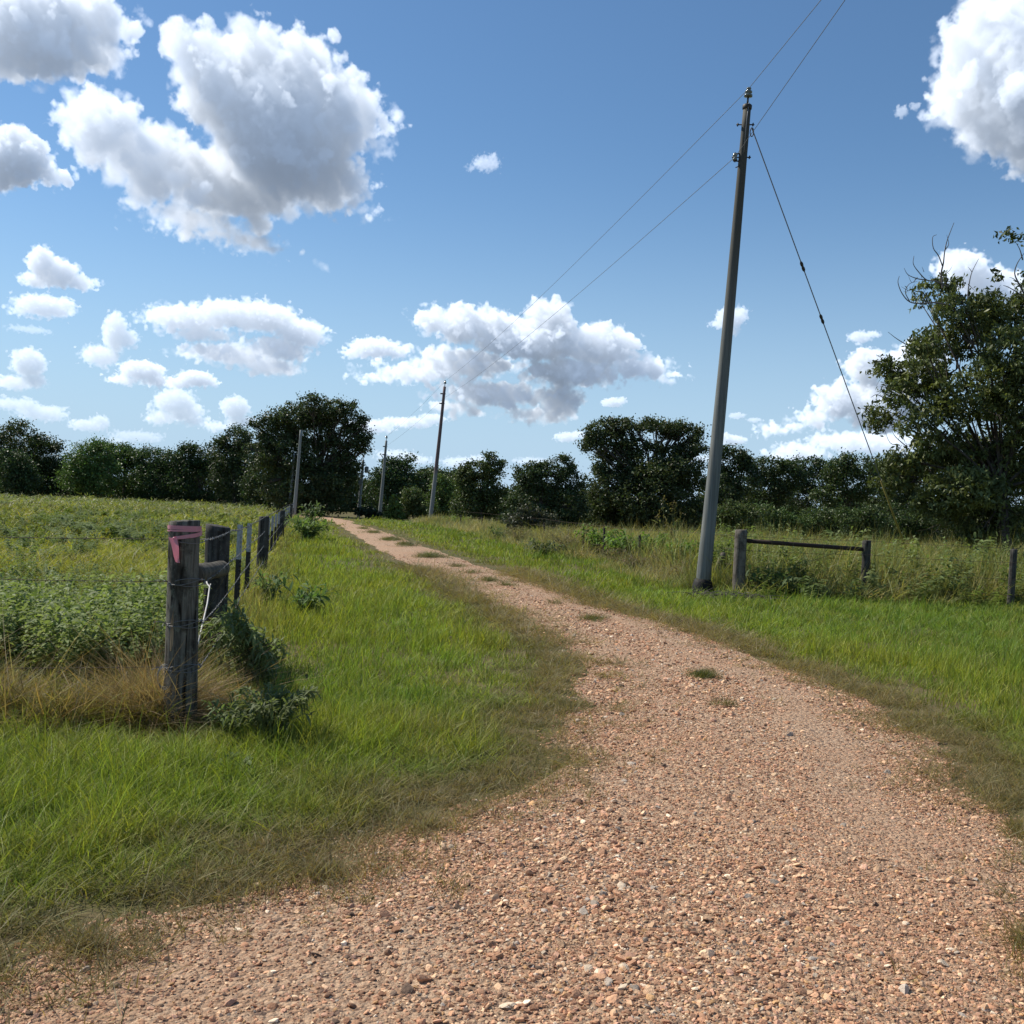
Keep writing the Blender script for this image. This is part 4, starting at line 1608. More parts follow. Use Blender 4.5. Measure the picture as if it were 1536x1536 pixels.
def near_pole():
    p = thing('utility_pole', 'tall grey utility pole leaning slightly right beside the gravel drive, nearest of the poles', 'utility pole', pole_foot)
    mb = MB()
    pole_shaft(mb, pole_foot, pole_top, 0.150, 0.078, seed=2)
    mb.build('shaft', M['pole'], p)
    ax = (pole_top - pole_foot).normalized()
    mb = MB()
    rg = np.random.default_rng(4)
    mb.tube([pole_foot + Vector((0, 0, -.1)), pole_foot + ax * .05, pole_foot + ax * .2, pole_foot + ax * .27], [.23, .225, .19, .154], 20, True, jitter=.05, rng=rg)
    mb.build('tar_base', M['tar'], p)
    mb = MB()
    mb.lathe(pole_top - ax * .09, ax, [(0, .084), (.02, .096), (.085, .096), (.105, .075)], 20)
    mb.build('pole_cap', M['iron'], p)
    pin_insulator(p, pole_top, ax, 1.0)
    # through bolts
    for px, py, ln in ((1119, 187, .18), (1113, 236, .19)):
        c = at(px - 1, py, pole_foot.y - .05)
        mb = MB()
        mb.tube([c + Vector((-ln, 0.02, 0)), c + Vector((ln, -.02, 0))], 0.013, 8)
        mb.box(c + Vector((-ln + .03, .02, 0)), (0.02, .055, .055))
        mb.box(c + Vector((ln - .03, -.02, 0)), (0.02, .055, .055))
        mb.build('through_bolt', M['iron'], p)
    # neutral spool bracket
    c = at(1104, 235, pole_foot.y - .10)
    mb = MB()
    mb.box(c + Vector((.04, 0.04, .075)), (.16, .05, .014))
    mb.box(c + Vector((.04, 0.04, -.075)), (.16, .05, .014))
    mb.box(c + Vector((.115, 0.04, 0)), (.014, .05, .136))
    mb.tube([c + Vector((-.01, .04, -.10)), c + Vector((-.01, .04, .10))], .011, 8)
    br = mb.build('spool_bracket', M['iron'], p)
    mb = MB()
    mb.lathe(c + Vector((-.01, .04, -.066)), (0, 0, 1), [(0, .045), (.03, .05), (.05, .033), (.082, .033), (.102, .05), (.132, .045)], 16)
    mb.build('spool_insulator', M['porcelain'], br)
    mb = MB()
    mb.tube([c + Vector((.10, .02, -.14)), c + Vector((.05, .0, -.20)), c + Vector((.0, .0, -.22))], .012, 7)
    mb.build('ground_clamp', M['iron'], p)
    mb = MB()
    q = pole_foot.lerp(pole_top, .968) + Vector((-.0, -.088, 0))
    q2 = pole_foot.lerp(pole_top, .90) + Vector((-.0, -.095, 0))
    mb.tube([pole_top + Vector((0.01, -.085, .02)), q, q2], .010, 7)
    mb.build('ground_wire', M['line'], p)


near_pole()


def far_pole(bx, by, tx, ty, r, mat, label, Y=None, bracket=True, ins=True):
    f = ground(bx, by) if Y is None else at(bx, by, Y)
    f.z = 0
    t = at(tx, ty, f.y)
    p = thing('utility_pole', label, 'utility pole', f)
    mb = MB()
    pole_shaft(mb, f, t, r, r * .62, 14, 12, seed=int(bx))
    mb.build('shaft', M[mat], p)
    ax = (t - f).normalized()
    if ins:
        pin_insulator(p, t, ax, 1.3, 'porcelain')
    if bracket:
        for h in (0.55, 1.3):
            c = t - ax * h
            mb = MB()
            mb.box(c + Vector((-.16, -.05, 0)), (.22, .09, .09))
            mb.tube([c + Vector((-.2, 0, 0)), c + Vector((.16, 0, 0))], .018, 8)
            mb.build('bracket', M['iron'], p)
    return f, t


P2 = far_pole(645, 784, 667, 580, 0.17, 'pole_two', 'second utility pole up the drive, grey below and reddish dark above')
P3 = far_pole(569, 776, 579.5, 661, 0.17, 'pole_far', 'slim grey pole at the far end of the drive with two side brackets', 96.0)
P4 = far_pole(537, 779, 545, 690, 0.16, 'pole_far', 'short grey pole under the right edge of the big oak carrying a meter box', 88.0, False)
P5 = far_pole(441, 770, 451.5, 645, 0.15, 'pole_far', 'taller of the two grey poles in front of the big oak at the fence end', 80.0, False, False)
P6 = far_pole(433, 768, 441.5, 680, 0.12, 'pole_far', 'shorter of the two grey poles in front of the big oak at the fence end', 84.0, False, False)


def pole_boxes():
    root = [o for o in bpy.data.objects if o.get('label', '').startswith('short grey pole under')][0]
    f, t = P4
    c = f.lerp(t, .62)
    mb = MB()
    mb.box(c + Vector((-.05, -.24, 0)), (.34, .2, .46))
    mb.build('meter_box', M['pole_far'], root, smooth=False)
    mb = MB()
    mb.lathe(t.lerp(f, .16) + Vector((.36, 0, -.3)), (0, 0, 1), [(0, .12), (.03, .17), (.5, .17), (.55, .1)], 14)
    mb.box(t.lerp(f, .16) + Vector((.16, 0, -.05)), (.24, .06, .06))
    mb.build('transformer_can', M['pole_far'], root)


pole_boxes()


def span(name, label, pts, r, sag, cat='power line', group=None):
    mb = MB()
    P = []
    for (a, b), sg in zip(zip(pts[:-1], pts[1:]), sag):
        a, b = Vector(a), Vector(b)
        n = 26
        for i in range(n + (1 if b == Vector(pts[-1]) else 0)):
            t = i / n
            p = a.lerp(b, t)
            p.z -= sg * 4 * t * (1 - t)
            P.append(p)
    mb.tube(P, r, 6, True)
    o = mb.build(name, M['line'], loc=P[0])
    return tag(o, label, cat, group)


def lines():
    ax = (pole_top - pole_foot).normalized()
    top = pole_top + ax * .345
    low = at(1103, 235, pole_foot.y - .12)
    # the lines bend at the pole and run on over the right shoulder of the viewer
    nxt_t = at(1230, 0, 16.4)
    nxt_l = at(1266, 0, 15.5)
    far_t = top + (nxt_t - top) * 9.0
    far_l = low + (nxt_l - low) * 7.5
    t2 = P2[1] + (P2[1] - P2[0]).normalized() * .45
    l2 = P2[1] - (P2[1] - P2[0]).normalized() * .9
    span('power_line', 'upper thin wire strung from the insulator on top of the near pole', [far_t, top, t2, P3[1] + Vector((0, 0, .4))], 0.0062, [.05, .35, .2])
    span('power_line', 'lower thin wire strung from the side bracket of the near pole', [far_l, low, l2, P3[1] - Vector((0, 0, .5))], 0.0062, [.05, .35, .2])
    # guy
    a = at(1128, 193, pole_foot.y)
    e = ground(1377, 872)
    g0 = thing('guy_wire', 'steel guy cable from the near pole down to a yellow guard', 'guy wire', e)

    def on(t):
        return a.lerp(e, t)
    d_ = (e - a).length
    mb = MB()
    mb.tube([on(0), on(.5), on(.985)], .0125, 7)
    mb.build('cable', M['line'], g0)
    for px, py in ((1184, 399), (1209, 478)):
        best = min(range(400), key=lambda i: abs((lambda q: (_px(q)[1]))(on(i / 400)) - py))
        t = best / 400
        mb = MB()
        mb.lathe(on(t) - (e - a).normalized() * .14, e - a, [(0, .012), (.05, .034), (.10, .034), (.14, .024), (.18, .034), (.23, .034), (.28, .012)], 10)
        mb.build('strain_clamp', M['iron'], g0)
    mb = MB()
    P = []
    for i in range(17):
        th = 2 * math.pi * i / 16
        P.append(a + Vector((.0 + .035 * math.cos(th), 0, -.07 + .09 * math.sin(th))))
    mb.tube(P, .010, 6, False)
    mb.build('loop', M['iron'], g0)
    k = min(range(400), key=lambda i: abs(_px(on(i / 400))[1] - 722)) / 400
    mb = MB()
    mb.tube([on(k), on((k + .985) / 2), on(.985)], .026, 10)
    mb.build('guard', M['yellow'], g0)
    mb = MB()
    mb.tube([on(.98), on(1.0), on(1.0) + (e - a).normalized() * .3], .018, 8)
    mb.build('anchor_rod', M['iron'], g0)


def _px(p):
    d = Vector(p) - CAM
    z = d.dot(_fwd)
    return CX + F * d.dot(_right) / z, CY - F * d.dot(_up) / z


lines()
# ------------------------------------------------------------------ trees
def leaf_cards(C, size, rng, up=0.25, aspect=0.5, fold=0.18):
    """rhombic leaf faces at centres C: returns verts, quads"""
    n = len(C)
    nrm = rng.standard_normal((n, 3))
    nrm[:, 2] += up * 2
    nrm /= np.linalg.norm(nrm, axis=1)[:, None]
    t = rng.standard_normal((n, 3))
    t -= nrm * (t * nrm).sum(1)[:, None]
    t /= np.linalg.norm(t, axis=1)[:, None]
    b = np.cross(nrm, t)
    s = size[:, None] * rng.uniform(.65, 1.35, (n, 1))
    tip, root = C + t * s * .5, C - t * s * .5
    l = C + b * s * aspect * .5 + nrm * s * fold
    r = C - b * s * aspect * .5 + nrm * s * fold
    V = np.stack([root, r, tip, l], 1).reshape(-1, 3)
    Q = np.arange(n * 4).reshape(n, 4)
    return V, Q


def crown_points(lobes, n_clump, per, crad, rng, shell=0.55, squash=0.75):
    """clumps of leaves over the lobes (centre, radii); fuller towards the outside"""
    w = np.array([max(l[1][0] * l[1][2], l[1][0] * l[1][1]) for l in lobes])
    idx = rng.choice(len(lobes), n_clump, p=w / w.sum())
    c = np.array([l[0] for l in lobes])[idx]
    r = np.array([l[1] for l in lobes])[idx]
    d = rng.standard_normal((n_clump, 3))
    d /= np.linalg.norm(d, axis=1)[:, None]
    rad = shell + (1 - shell) * rng.uniform(0, 1, n_clump) ** 0.6
    rad *= rng.uniform(.88, 1.08, n_clump)
    cc = c + d * r * rad[:, None]
    cc[:, 2] = np.maximum(cc[:, 2], 0.12)
    k = rng.poisson(per, n_clump) + 2
    ci = np.repeat(np.arange(n_clump), k)
    cr = crad * rng.uniform(.55, 1.4, n_clump)
    off = rng.standard_normal((len(ci), 3)) * cr[ci][:, None] * 0.55
    off[:, 2] *= squash
    P = cc[ci] + off
    P[:, 2] = np.maximum(P[:, 2], 0.05)
    tone = rng.uniform(.72, 1.28, n_clump)[ci]
    return P, tone, cc


def branchy(mb, base, lobes, r0, rng, fork=0.3, bend=0.12, limb=0.26):
    base = Vector(base)
    cen = Vector(np.mean([l[0] for l in lobes], axis=0))
    top = max(l[0][2] for l in lobes)
    f = base.lerp(Vector((cen.x, cen.y, top)), fork)
    f.x += rng.uniform(-.1, .1)
    mb.tube([base - Vector((0, 0, .3)), base + (f - base) * .08, base.lerp(f, .5) + Vector((rng.uniform(-bend, bend), 0, 0)), f],
            [r0 * 1.5, r0 * 1.12, r0 * .92, r0 * .8], 10, True)
    for (c, r) in lobes:
        c = Vector(c)
        mid = f.lerp(c, .5) + Vector((rng.uniform(-.1, .1), rng.uniform(-.1, .1), rng.uniform(0, .12))) * (c - f).length
        mb.tube([f, mid, c], [r0 * limb, r0 * limb * .55, r0 * .1], 6, False)
        for k in range(4):
            e = c + Vector((rng.uniform(-.8, .8) * r[0], rng.uniform(-.8, .8) * r[1], rng.uniform(-.4, .85) * r[2]))
            m2 = mid.lerp(e, .5) + Vector((0, 0, .08 * r[2]))
            mb.tube([mid.lerp(c, .5), m2, e], [r0 * .18, r0 * .10, r0 * .03], 5, False)


def tree(name, label, cat, Y, base_px, lobes_px, color, n_clump, per, crad, lsize, r0=0.2, group=None, seed=0, depth=0.85, tint=0.25, shell=.55,
         aspect=.55, spread=None, jitter_y=0.35, fork=0.3, up=.25):
    """lobes in photo pixels (px, py, rx, ry), set at distance Y with real depth"""
    rng = np.random.default_rng(900 + seed)
    color = np.asarray(color) * rng.uniform(.82, 1.32) * np.array([rng.uniform(.78, 1.0), 1.0, rng.uniform(.85, 1.1)])
    base = at(base_px, 760, Y)
    base.z = 0
    lobes = []
    for (px, py, rx, ry) in lobes_px:
        c = at(px, py, Y)
        a, b = rx * Y / F, ry * Y / F
        d = max(0.5 * (a + b), 0.3) * depth
        c.y += rng.uniform(-jitter_y, jitter_y) * d
        lobes.append((tuple(c), (a, d, b)))
        for q in range(2 if n_clump > 200 else 0):          # smaller boughs break the outline
            th, ph = rng.uniform(-.3, 3.45), rng.uniform(-1, 1)
            o_ = (c.x + math.cos(th) * a * .92, c.y + ph * d * .7, c.z + math.sin(th) * b * .92)
            lobes.append((o_, (a * .34, d * .34, b * .32)))
    root = thing(name, label, cat, base, group)
    mb = MB()
    branchy(mb, base, lobes, r0, rng, fork)
    mb.build('trunk', M['bark'], root)
    P, tone, _ = crown_points(lobes, n_clump, per, crad, rng, shell)
    V, Q = leaf_cards(P, np.full(len(P), lsize), rng, up, aspect)
    P[:, 2] += 0.0
    b3 = np.array(base)
    c = np.asarray(color)[None] * tone[:, None] * rng.uniform(1 - tint, 1 + tint, (len(P), 1))
    c = c * (1 + rng.normal(0, .08, (len(P), 3)))
    np_mesh('crown', V - b3, Q, M['leaf'], root, {'col': np.repeat(np.clip(c, .004, 1), 4, 0)})
    return root, lobes


OAK = (0.068, 0.088, 0.032)
DARK = (0.070, 0.092, 0.034)
MIDG = (0.105, 0.140, 0.045)
LITE = (0.15, 0.185, 0.055)
GREY = (0.062, 0.075, 0.040)
far_group = 'trees of the wood along the far edge of the field'
WL = [
    # (label, base, lobes, colour, Y)
    ('dark round oak at the far left edge of the field, highest of the left wood', 35, [(30, 672, 46, 34), (66, 690, 34, 32), (-12, 690, 55, 48), (20, 715, 60, 30), (75, 716, 26, 30), (-70, 690, 50, 44)], OAK, 128),
    ('low bush in front of the far left oak', 22, [(20, 708, 26, 34), (40, 722, 18, 22)], DARK, 116),
    ('bright bushy tree at the left end of the wood beside the dark round oak', 128, [(128, 690, 36, 26), (150, 678, 22, 16), (118, 718, 32, 26), (150, 716, 34, 28)], MIDG, 122),
    ('pale topped tree second from the dark round oak in the left wood', 185, [(165, 684, 30, 20), (195, 690, 30, 18), (185, 718, 44, 30)], MIDG, 128),
    ('flat topped tree in the middle of the left wood', 243, [(232, 690, 34, 18), (262, 696, 28, 22), (243, 722, 44, 32)], DARK, 126),
    ('dense dark tree in the middle of the left wood with a notch on its left', 300, [(288, 692, 30, 20), (316, 690, 26, 22), (302, 722, 42, 34)], DARK, 124),
    ('tall rounded tree just left of the great oak', 352, [(356, 664, 28, 24), (340, 688, 26, 26), (372, 690, 28, 34), (352, 722, 42, 36)], OAK, 120),
    ('shaggy low tree at the left foot of the great oak', 405, [(398, 715, 32, 30), (418, 728, 30, 30), (392, 738, 30, 18)], DARK, 104),
    ('bushy tree right of the great oak behind the short pole', 588, [(585, 716, 24, 26), (606, 706, 22, 18), (572, 740, 30, 32), (604, 738, 34, 34)], DARK, 108),
    ('flat dark tree behind the second pole', 636, [(632, 722, 24, 14), (655, 718, 24, 12), (640, 744, 36, 28)], DARK, 116),
    ('far dark tree between the second pole and the plumed tree', 678, [(672, 722, 24, 16), (690, 736, 28, 26)], DARK, 112),
]


def woods():
    for i, (label, bx, lobes, colr, Y) in enumerate(WL):
        area = sum(a * b for _, _, a, b in lobes) * (Y / F) ** 2
        n = int(max(220, area * 19))
        tree('broadleaf_tree', label, 'tree', Y, bx, lobes, colr, n, 30, 0.66, 0.27, 0.22, far_group, 10 + i, tint=.3)
    # gap fillers: undergrowth one cannot count
    rng = np.random.default_rng(77)
    P = []
    for (x0, y0, x1, y1, Y, zt, n) in ((-140, 0, 120, 0, 138, 6.2, 1700), (100, 0, 440, 0, 136, 5.6, 3600), (440, 0, 760, 0, 122, 4.6, 3000),
                                      (740, 0, 1080, 0, 80, 3.0, 2600), (1060, 0, 1700, 0, 95, 4.6, 4600)):
        for k in range(n):
            px = rng.uniform(x0, x1)
            p = at(px, 760, Y + rng.uniform(-2, 3))
            h = zt * (0.75 + 0.35 * math.sin(px * .045) * math.sin(px * .021 + 1))
            p.z = rng.uniform(0, 1) ** .8 * h
            P.append(tuple(p))
    P = np.array(P)
    ci = np.repeat(np.arange(len(P)), 14)
    Q_ = P[ci] + rng.standard_normal((len(ci), 3)) * np.array([.5, .5, .4])
    Q_[:, 2] = np.maximum(Q_[:, 2], .05)
    V, Q = leaf_cards(Q_, np.full(len(Q_), .32), rng)
    c = np.array(DARK)[None] * (rng.uniform(.7, 1.3, len(P))[ci] * rng.uniform(.7, 1.3, len(ci)))[:, None]
    o = np_mesh('undergrowth', V, Q, M['leaf'], None, {'col': np.repeat(c, 4, 0)})
    tag(o, kind='stuff')

    # the great oak at the end of the drive
    tree('oak_tree', 'great spreading dark oak at the far end of the drive, tallest of the left trees', 'tree', 86, 478,
         [(440, 628, 40, 22), (490, 612, 44, 16), (405, 636, 24, 14), (530, 634, 22, 18), (548, 652, 14, 14), (520, 662, 26, 18), (465, 650, 50, 28), (415, 664, 30, 22),
          (400, 690, 28, 30), (445, 690, 40, 34), (490, 690, 34, 32), (520, 698, 20, 20), (505, 725, 34, 34), (455, 735, 50, 36), (488, 752, 44, 22), (420, 745, 28, 26), (540, 672, 12, 9)],
         OAK, 1900, 28, 0.42, 0.20, 0.45, None, 40, tint=.3, shell=.38, depth=1.0, jitter_y=.5)
    # right-hand live oak
    tree('oak_tree', 'broad dark oak beyond the right fence, just left of the near pole', 'tree', 60, 965,
         [(900, 650, 26, 18), (935, 642, 26, 13), (985, 641, 34, 13), (1025, 648, 26, 16), (885, 668, 16, 12), (1044, 668, 14, 20), (950, 672, 34, 18), (1010, 682, 30, 16), (925, 695, 36, 26),
          (975, 710, 50, 24), (1030, 712, 26, 36), (910, 735, 40, 34), (965, 752, 60, 40), (1020, 760, 36, 44), (900, 772, 30, 34), (950, 785, 60, 22)],
         OAK, 2100, 28, 0.31, 0.155, 0.34, None, 41, tint=.3, shell=.35, depth=1.1, jitter_y=.6)
    specs = [
        ('plumed dark green tree with a tuft standing above its crown, right of the second pole', 'tree', 70, 722,
         [(715, 706, 26, 14), (742, 704, 18, 13), (737, 685, 9, 4), (698, 716, 16, 18), (720, 735, 38, 26), (745, 755, 28, 26), (700, 758, 26, 26)], MIDG, 520, 26, .32, .17, .16),
        ('shaggy dark tree between the plumed tree and the broad oak', 'tree', 54, 815,
         [(790, 712, 22, 18), (838, 702, 26, 16), (815, 722, 36, 22), (858, 722, 18, 20), (805, 752, 42, 28), (850, 760, 30, 34), (790, 780, 34, 22), (830, 792, 40, 20)], (0.072, 0.085, .036), 820, 26, .26, .13, .16),
        ('yellow green sapling left of the plumed tree near the second pole', 'tree', 84, 668,
         [(662, 728, 14, 16), (672, 742, 20, 22), (655, 756, 18, 20), (676, 766, 20, 14)], LITE, 260, 24, .3, .18, .1),
        ('small grey green bush between the far slim pole and the second pole', 'bush', 88, 622, [(618, 748, 18, 18), (632, 758, 22, 18), (608, 764, 18, 14)], MIDG, 200, 22, .3, .19, .08),
        ('small cone shaped cedar at the roadside before the far slim pole', 'tree', 82, 592, [(591, 752, 5, 10), (591, 764, 11, 12), (592, 774, 15, 9)], LITE, 150, 10, .2, .24, .08),
        ('low grey bush at the foot of the short pole', 'bush', 84, 552, [(548, 768, 14, 8), (562, 772, 12, 7)], GREY, 90, 9, .22, .24, .05),
        ('purple grey bare stemmed shrub on the right fence line before the shaggy tree', 'bush', 46, 806,
         [(795, 776, 20, 16), (815, 786, 22, 18), (778, 786, 16, 14)], (0.080, 0.082, .055), 260, 12, .2, .11, .05),
    ]
    for i, (label, cat, Y, bx, lobes, colr, n, per, crad, ls, r0) in enumerate(specs):
        tree('broadleaf_tree' if cat == 'tree' else 'bush', label, cat, Y, bx, lobes, colr, n, per, crad, ls, r0, None, 60 + i, tint=.3)
    # right wood
    RW = [
        ('pale topped tree close behind the near pole, right of the broad oak', 1100, [(1096, 690, 30, 20), (1110, 715, 36, 26), (1085, 735, 30, 30)], (0.052, 0.066, .024)),
        ('rounded tree in the right wood, second from the near pole', 1160, [(1152, 700, 28, 16), (1172, 716, 34, 22), (1150, 740, 36, 26)], DARK),
        ('dark tree above the middle of the fence rail in the right wood', 1212, [(1208, 702, 30, 16), (1222, 724, 36, 26), (1200, 745, 36, 22)], DARK),
        ('feathery topped tree in the right wood where the guy cable passes', 1270, [(1262, 704, 26, 18), (1290, 700, 24, 16), (1275, 726, 40, 28), (1260, 748, 36, 20)], DARK),
        ('feathery tree in the right wood, half behind the near right tree', 1330, [(1322, 702, 28, 18), (1350, 712, 34, 24), (1330, 736, 44, 30)], DARK),
        ('dark tree in the right wood behind the near right tree', 1420, [(1410, 705, 40, 26), (1430, 735, 50, 34)], DARK),
        ('farthest right tree of the right wood', 1510, [(1500, 705, 46, 28), (1520, 740, 60, 34), (1590, 710, 50, 40)], DARK),
    ]
    for i, (label, bx, lobes, colr) in enumerate(RW):
        Y = 78 + 4 * (i % 3)
        area = sum(a * b for _, _, a, b in lobes) * (Y / F) ** 2
        tree('broadleaf_tree', label, 'tree', Y, bx, lobes, colr, int(max(300, area * 38)), 28, .42, .20, .15, 'trees of the wood beyond the right field', 80 + i, tint=.3)
    BR = [
        ('olive thicket bush right behind the near pole', 1100, [(1095, 772, 34, 18), (1120, 780, 30, 20), (1090, 795, 34, 14)]),
        ('olive thicket bush behind the left half of the fence rail', 1165, [(1160, 778, 34, 18), (1185, 786, 26, 16), (1165, 800, 40, 12)]),
        ('olive thicket bush behind the right half of the fence rail', 1232, [(1222, 782, 34, 18), (1250, 788, 28, 16), (1235, 804, 40, 10)]),
        ('olive thicket bush behind the right end post of the rail', 1295, [(1290, 780, 34, 20), (1315, 790, 30, 18), (1295, 806, 40, 10)]),
        ('olive thicket bush left of the near right tree, behind the guy cable', 1362, [(1352, 782, 32, 24), (1380, 792, 30, 20), (1365, 808, 40, 12)]),
        ('olive thicket bush under the near right tree', 1440, [(1428, 790, 40, 22), (1465, 800, 36, 20), (1445, 814, 46, 10)]),
        ('olive thicket bush at the right edge under the near right tree', 1520, [(1510, 792, 36, 24), (1548, 800, 40, 24)]),
    ]
    for i, (label, bx, lobes) in enumerate(BR):
        tree('bush', label, 'bush', 44 + 2.2 * (i % 3), bx, lobes, (0.100, 0.120, 0.040) if i < 5 else (0.070, .085, .030), 320, 24, .26, .10, .06, 'bushes of the thicket beyond the right field', 100 + i, tint=.3, shell=.35)


woods()


def twig(mb, p, d, L, r, rng, depth=0, crook=0.35):
    """crooked bare twig"""
    pts, q, dd = [Vector(p)], Vector(p), Vector(d).normalized()
    n = 6
    for i in range(n):
        dd = (dd + Vector(rng.uniform(-crook, crook, 3))).normalized()
        q = q + dd * L / n
        pts.append(q)
    mb.tube(pts, [r * (1 - .8 * i / n) for i in range(n + 1)], 5, False)
    if depth:
        for k in range(3):
            i = rng.integers(2, n)
            side = Vector(rng.uniform(-1, 1, 3)) + dd
            twig(mb, pts[i], side, L * rng.uniform(.3, .55), r * .55, rng, depth - 1, crook)


def near_tree():
    """the tree cut by the right edge of the frame: long pointed leaves in hanging sprays, bare twigs above"""
    Y = 29.0
    rng = np.random.default_rng(501)
    base = at(1530, 760, Y)
    base.z = 0
    lob = [(1412, 424, 13, 20), (1428, 432, 18, 24), (1426, 466, 28, 28), (1470, 470, 44, 34), (1520, 480, 46, 40), (1440, 510, 50, 36), (1365, 528, 26, 18), (1345, 545, 20, 18), (1500, 540, 60, 46),
           (1390, 560, 44, 30), (1350, 590, 26, 22), (1335, 625, 20, 26), (1370, 632, 36, 28), (1440, 600, 60, 44), (1520, 610, 60, 60), (1400, 670, 40, 26), (1460, 680, 60, 40),
           (1380, 706, 44, 22), (1345, 722, 26, 18), (1430, 735, 60, 32), (1520, 700, 60, 60), (1400, 760, 40, 22), (1480, 775, 60, 34), (1530, 790, 40, 34), (1570, 600, 60, 90), (1590, 500, 50, 60),
           (1610, 720, 70, 70), (1650, 600, 50, 80), (1560, 440, 30, 30), (1355, 690, 30, 14), (1470, 806, 30, 16)]
    root = thing('broadleaf_tree', 'large near tree at the right edge with drooping leaves and bare twigs on top', 'tree', base)
    lobes = []
    for (px, py, rx, ry) in lob:
        c = at(px, py, Y)
        a, b = rx * Y / F, ry * Y / F
        d = .5 * (a + b) * 1.1
        c.y += rng.uniform(-1.3, 1.3)
        lobes.append((tuple(c), (a, d, b)))
    mb = MB()
    branchy(mb, base, lobes, .19, rng, .32, .2, .28)
    for k in range(26):
        i = rng.integers(0, len(lobes) - 6)
        c_, r_ = lobes[i]
        dd = Vector((rng.uniform(-1, .6), rng.uniform(-.6, .6), rng.uniform(-.2, 1)))
        twig(mb, Vector(c_), dd, max(r_) * 1.35, .018, rng, 1)
    mb.build('trunk', M['bark'], root)
    # sprays: each clump carries leaves in drooping fans
    P, tone, cc = crown_points(lobes, 3000, 1, .25, rng, .38)
    n = len(cc)
    per = 22
    ci = np.repeat(np.arange(n), per)
    ax = rng.standard_normal((n, 3))
    ax[:, 2] = ax[:, 2] * .5 - .15
    ax /= np.linalg.norm(ax, axis=1)[:, None]
    t = rng.uniform(-.5, .5, len(ci))
    C = cc[ci] + ax[ci] * (t * .55)[:, None] + rng.standard_normal((len(ci), 3)) * .06
    d = ax[ci] * .6 + rng.standard_normal((len(ci), 3)) * .7
    d[:, 2] -= .35
    d /= np.linalg.norm(d, axis=1)[:, None]
    nr = rng.standard_normal((len(ci), 3))
    nr[:, 2] += .8
    nr -= d * (nr * d).sum(1)[:, None]
    nr /= np.linalg.norm(nr, axis=1)[:, None]
    b = np.cross(nr, d)
    L = (.145 * rng.uniform(.6, 1.3, len(ci)))[:, None]
    root_, tip = C - d * L * .5, C + d * L * .55 - np.array([0, 0, 1]) * L * .15
    mid = C - d * L * .08
    w = L * .21
    V = np.stack([root_, mid - b * w + nr * L * .06, tip, mid + b * w + nr * L * .06], 1).reshape(-1, 3)
    Q = np.arange(len(C) * 4).reshape(-1, 4)
    ctone = rng.uniform(.7, 1.3, n)[ci] * rng.uniform(.75, 1.25, len(ci))
    warm = (rng.uniform(0, 1, n) < .3)[ci]
    c = np.where(warm[:, None], np.array([.160, .180, .056]), np.array([.100, .125, .044])) * ctone[:, None]
    crownV, crownC = V, np.repeat(c, 4, 0)
    # bare twigs

    def bare(pts, r):
        q0 = [at(px, py, Y - .5) for px, py in pts]
        q0 = [q0[0] * 2 - q0[1]] + q0 + [q0[-1] * 2 - q0[-2]]
        q = []
        for i in range(1, len(q0) - 2):                 # smooth curve through the surveyed points
            a, b, c_, d_ = q0[i - 1:i + 3]
            for t in (0, .25, .5, .75):
                q.append(.5 * ((2 * b) + (c_ - a) * t + (2 * a - 5 * b + 4 * c_ - d_) * t * t + (3 * b - a - 3 * c_ + d_) * t ** 3))
        q.append(q0[-2])
        tb = MB()
        tb.tube(q, [r * (1 - .75 * i / (len(q) - 1)) for i in range(len(q))], 6, False)
        tb.build('bare_twig', M['twig'], root)
    for pts, r in (([(1414, 432), (1412, 410), (1415, 395), (1417, 378), (1421, 360), (1431, 334)], .03), ([(1414, 400), (1408, 384), (1400, 372), (1399, 356), (1405, 352)], .02),
                   ([(1417, 376), (1423, 366), (1420, 352)], .014), ([(1422, 430), (1404, 422), (1390, 420), (1378, 408), (1370, 396), (1371, 384)], .025), ([(1390, 420), (1376, 418), (1362, 412), (1356, 402)], .018),
                   ([(1425, 458), (1402, 454), (1384, 455), (1365, 453), (1353, 440), (1347, 424), (1349, 414)], .026), ([(1365, 453), (1358, 438), (1364, 426), (1376, 422)], .015), ([(1362, 436), (1352, 430)], .01),
                   ([(1376, 416), (1368, 424), (1362, 412)], .012), ([(1386, 408), (1383, 400)], .010),
                   ([(1452, 462), (1452, 440), (1454, 424), (1458, 408), (1468, 388)], .024), ([(1458, 408), (1452, 400)], .012), ([(1452, 426), (1462, 436)], .012),
                   ([(1380, 524), (1362, 518), (1345, 508), (1332, 498)], .02), ([(1330, 600), (1316, 592), (1306, 596)], .016), ([(1360, 670), (1344, 656), (1338, 646)], .016),
                   ([(1350, 668), (1335, 664), (1326, 642)], .012), ([(1536, 440), (1528, 425), (1522, 410), (1526, 395), (1536, 380)], .03), ([(1560, 470), (1536, 446), (1515, 432), (1505, 428)], .025),
                   ([(1534, 390), (1530, 375), (1524, 364)], .022), ([(1528, 425), (1520, 418), (1514, 416)], .016)):
        bare(pts, r)
    # the two detached leaf sprays on the thin top branch
    PC = []
    for cx, cy_, nn, sx, sy in ((1510, 353, 40, 9, 5), (1528, 358, 34, 10, 6), (1497, 415, 34, 6, 5), (1538, 420, 30, 8, 7)):
        for k in range(nn):
            PC.append(tuple(at(cx + rng.normal(0, sx), cy_ + rng.normal(0, sy), Y - .3 + rng.normal(0, .25))))
    PC = np.array(PC)
    V, Q = leaf_cards(PC, np.full(len(PC), .17), rng, .2, .42)
    c = np.array([.06, .08, .028])[None] * rng.uniform(.7, 1.3, len(PC))[:, None]
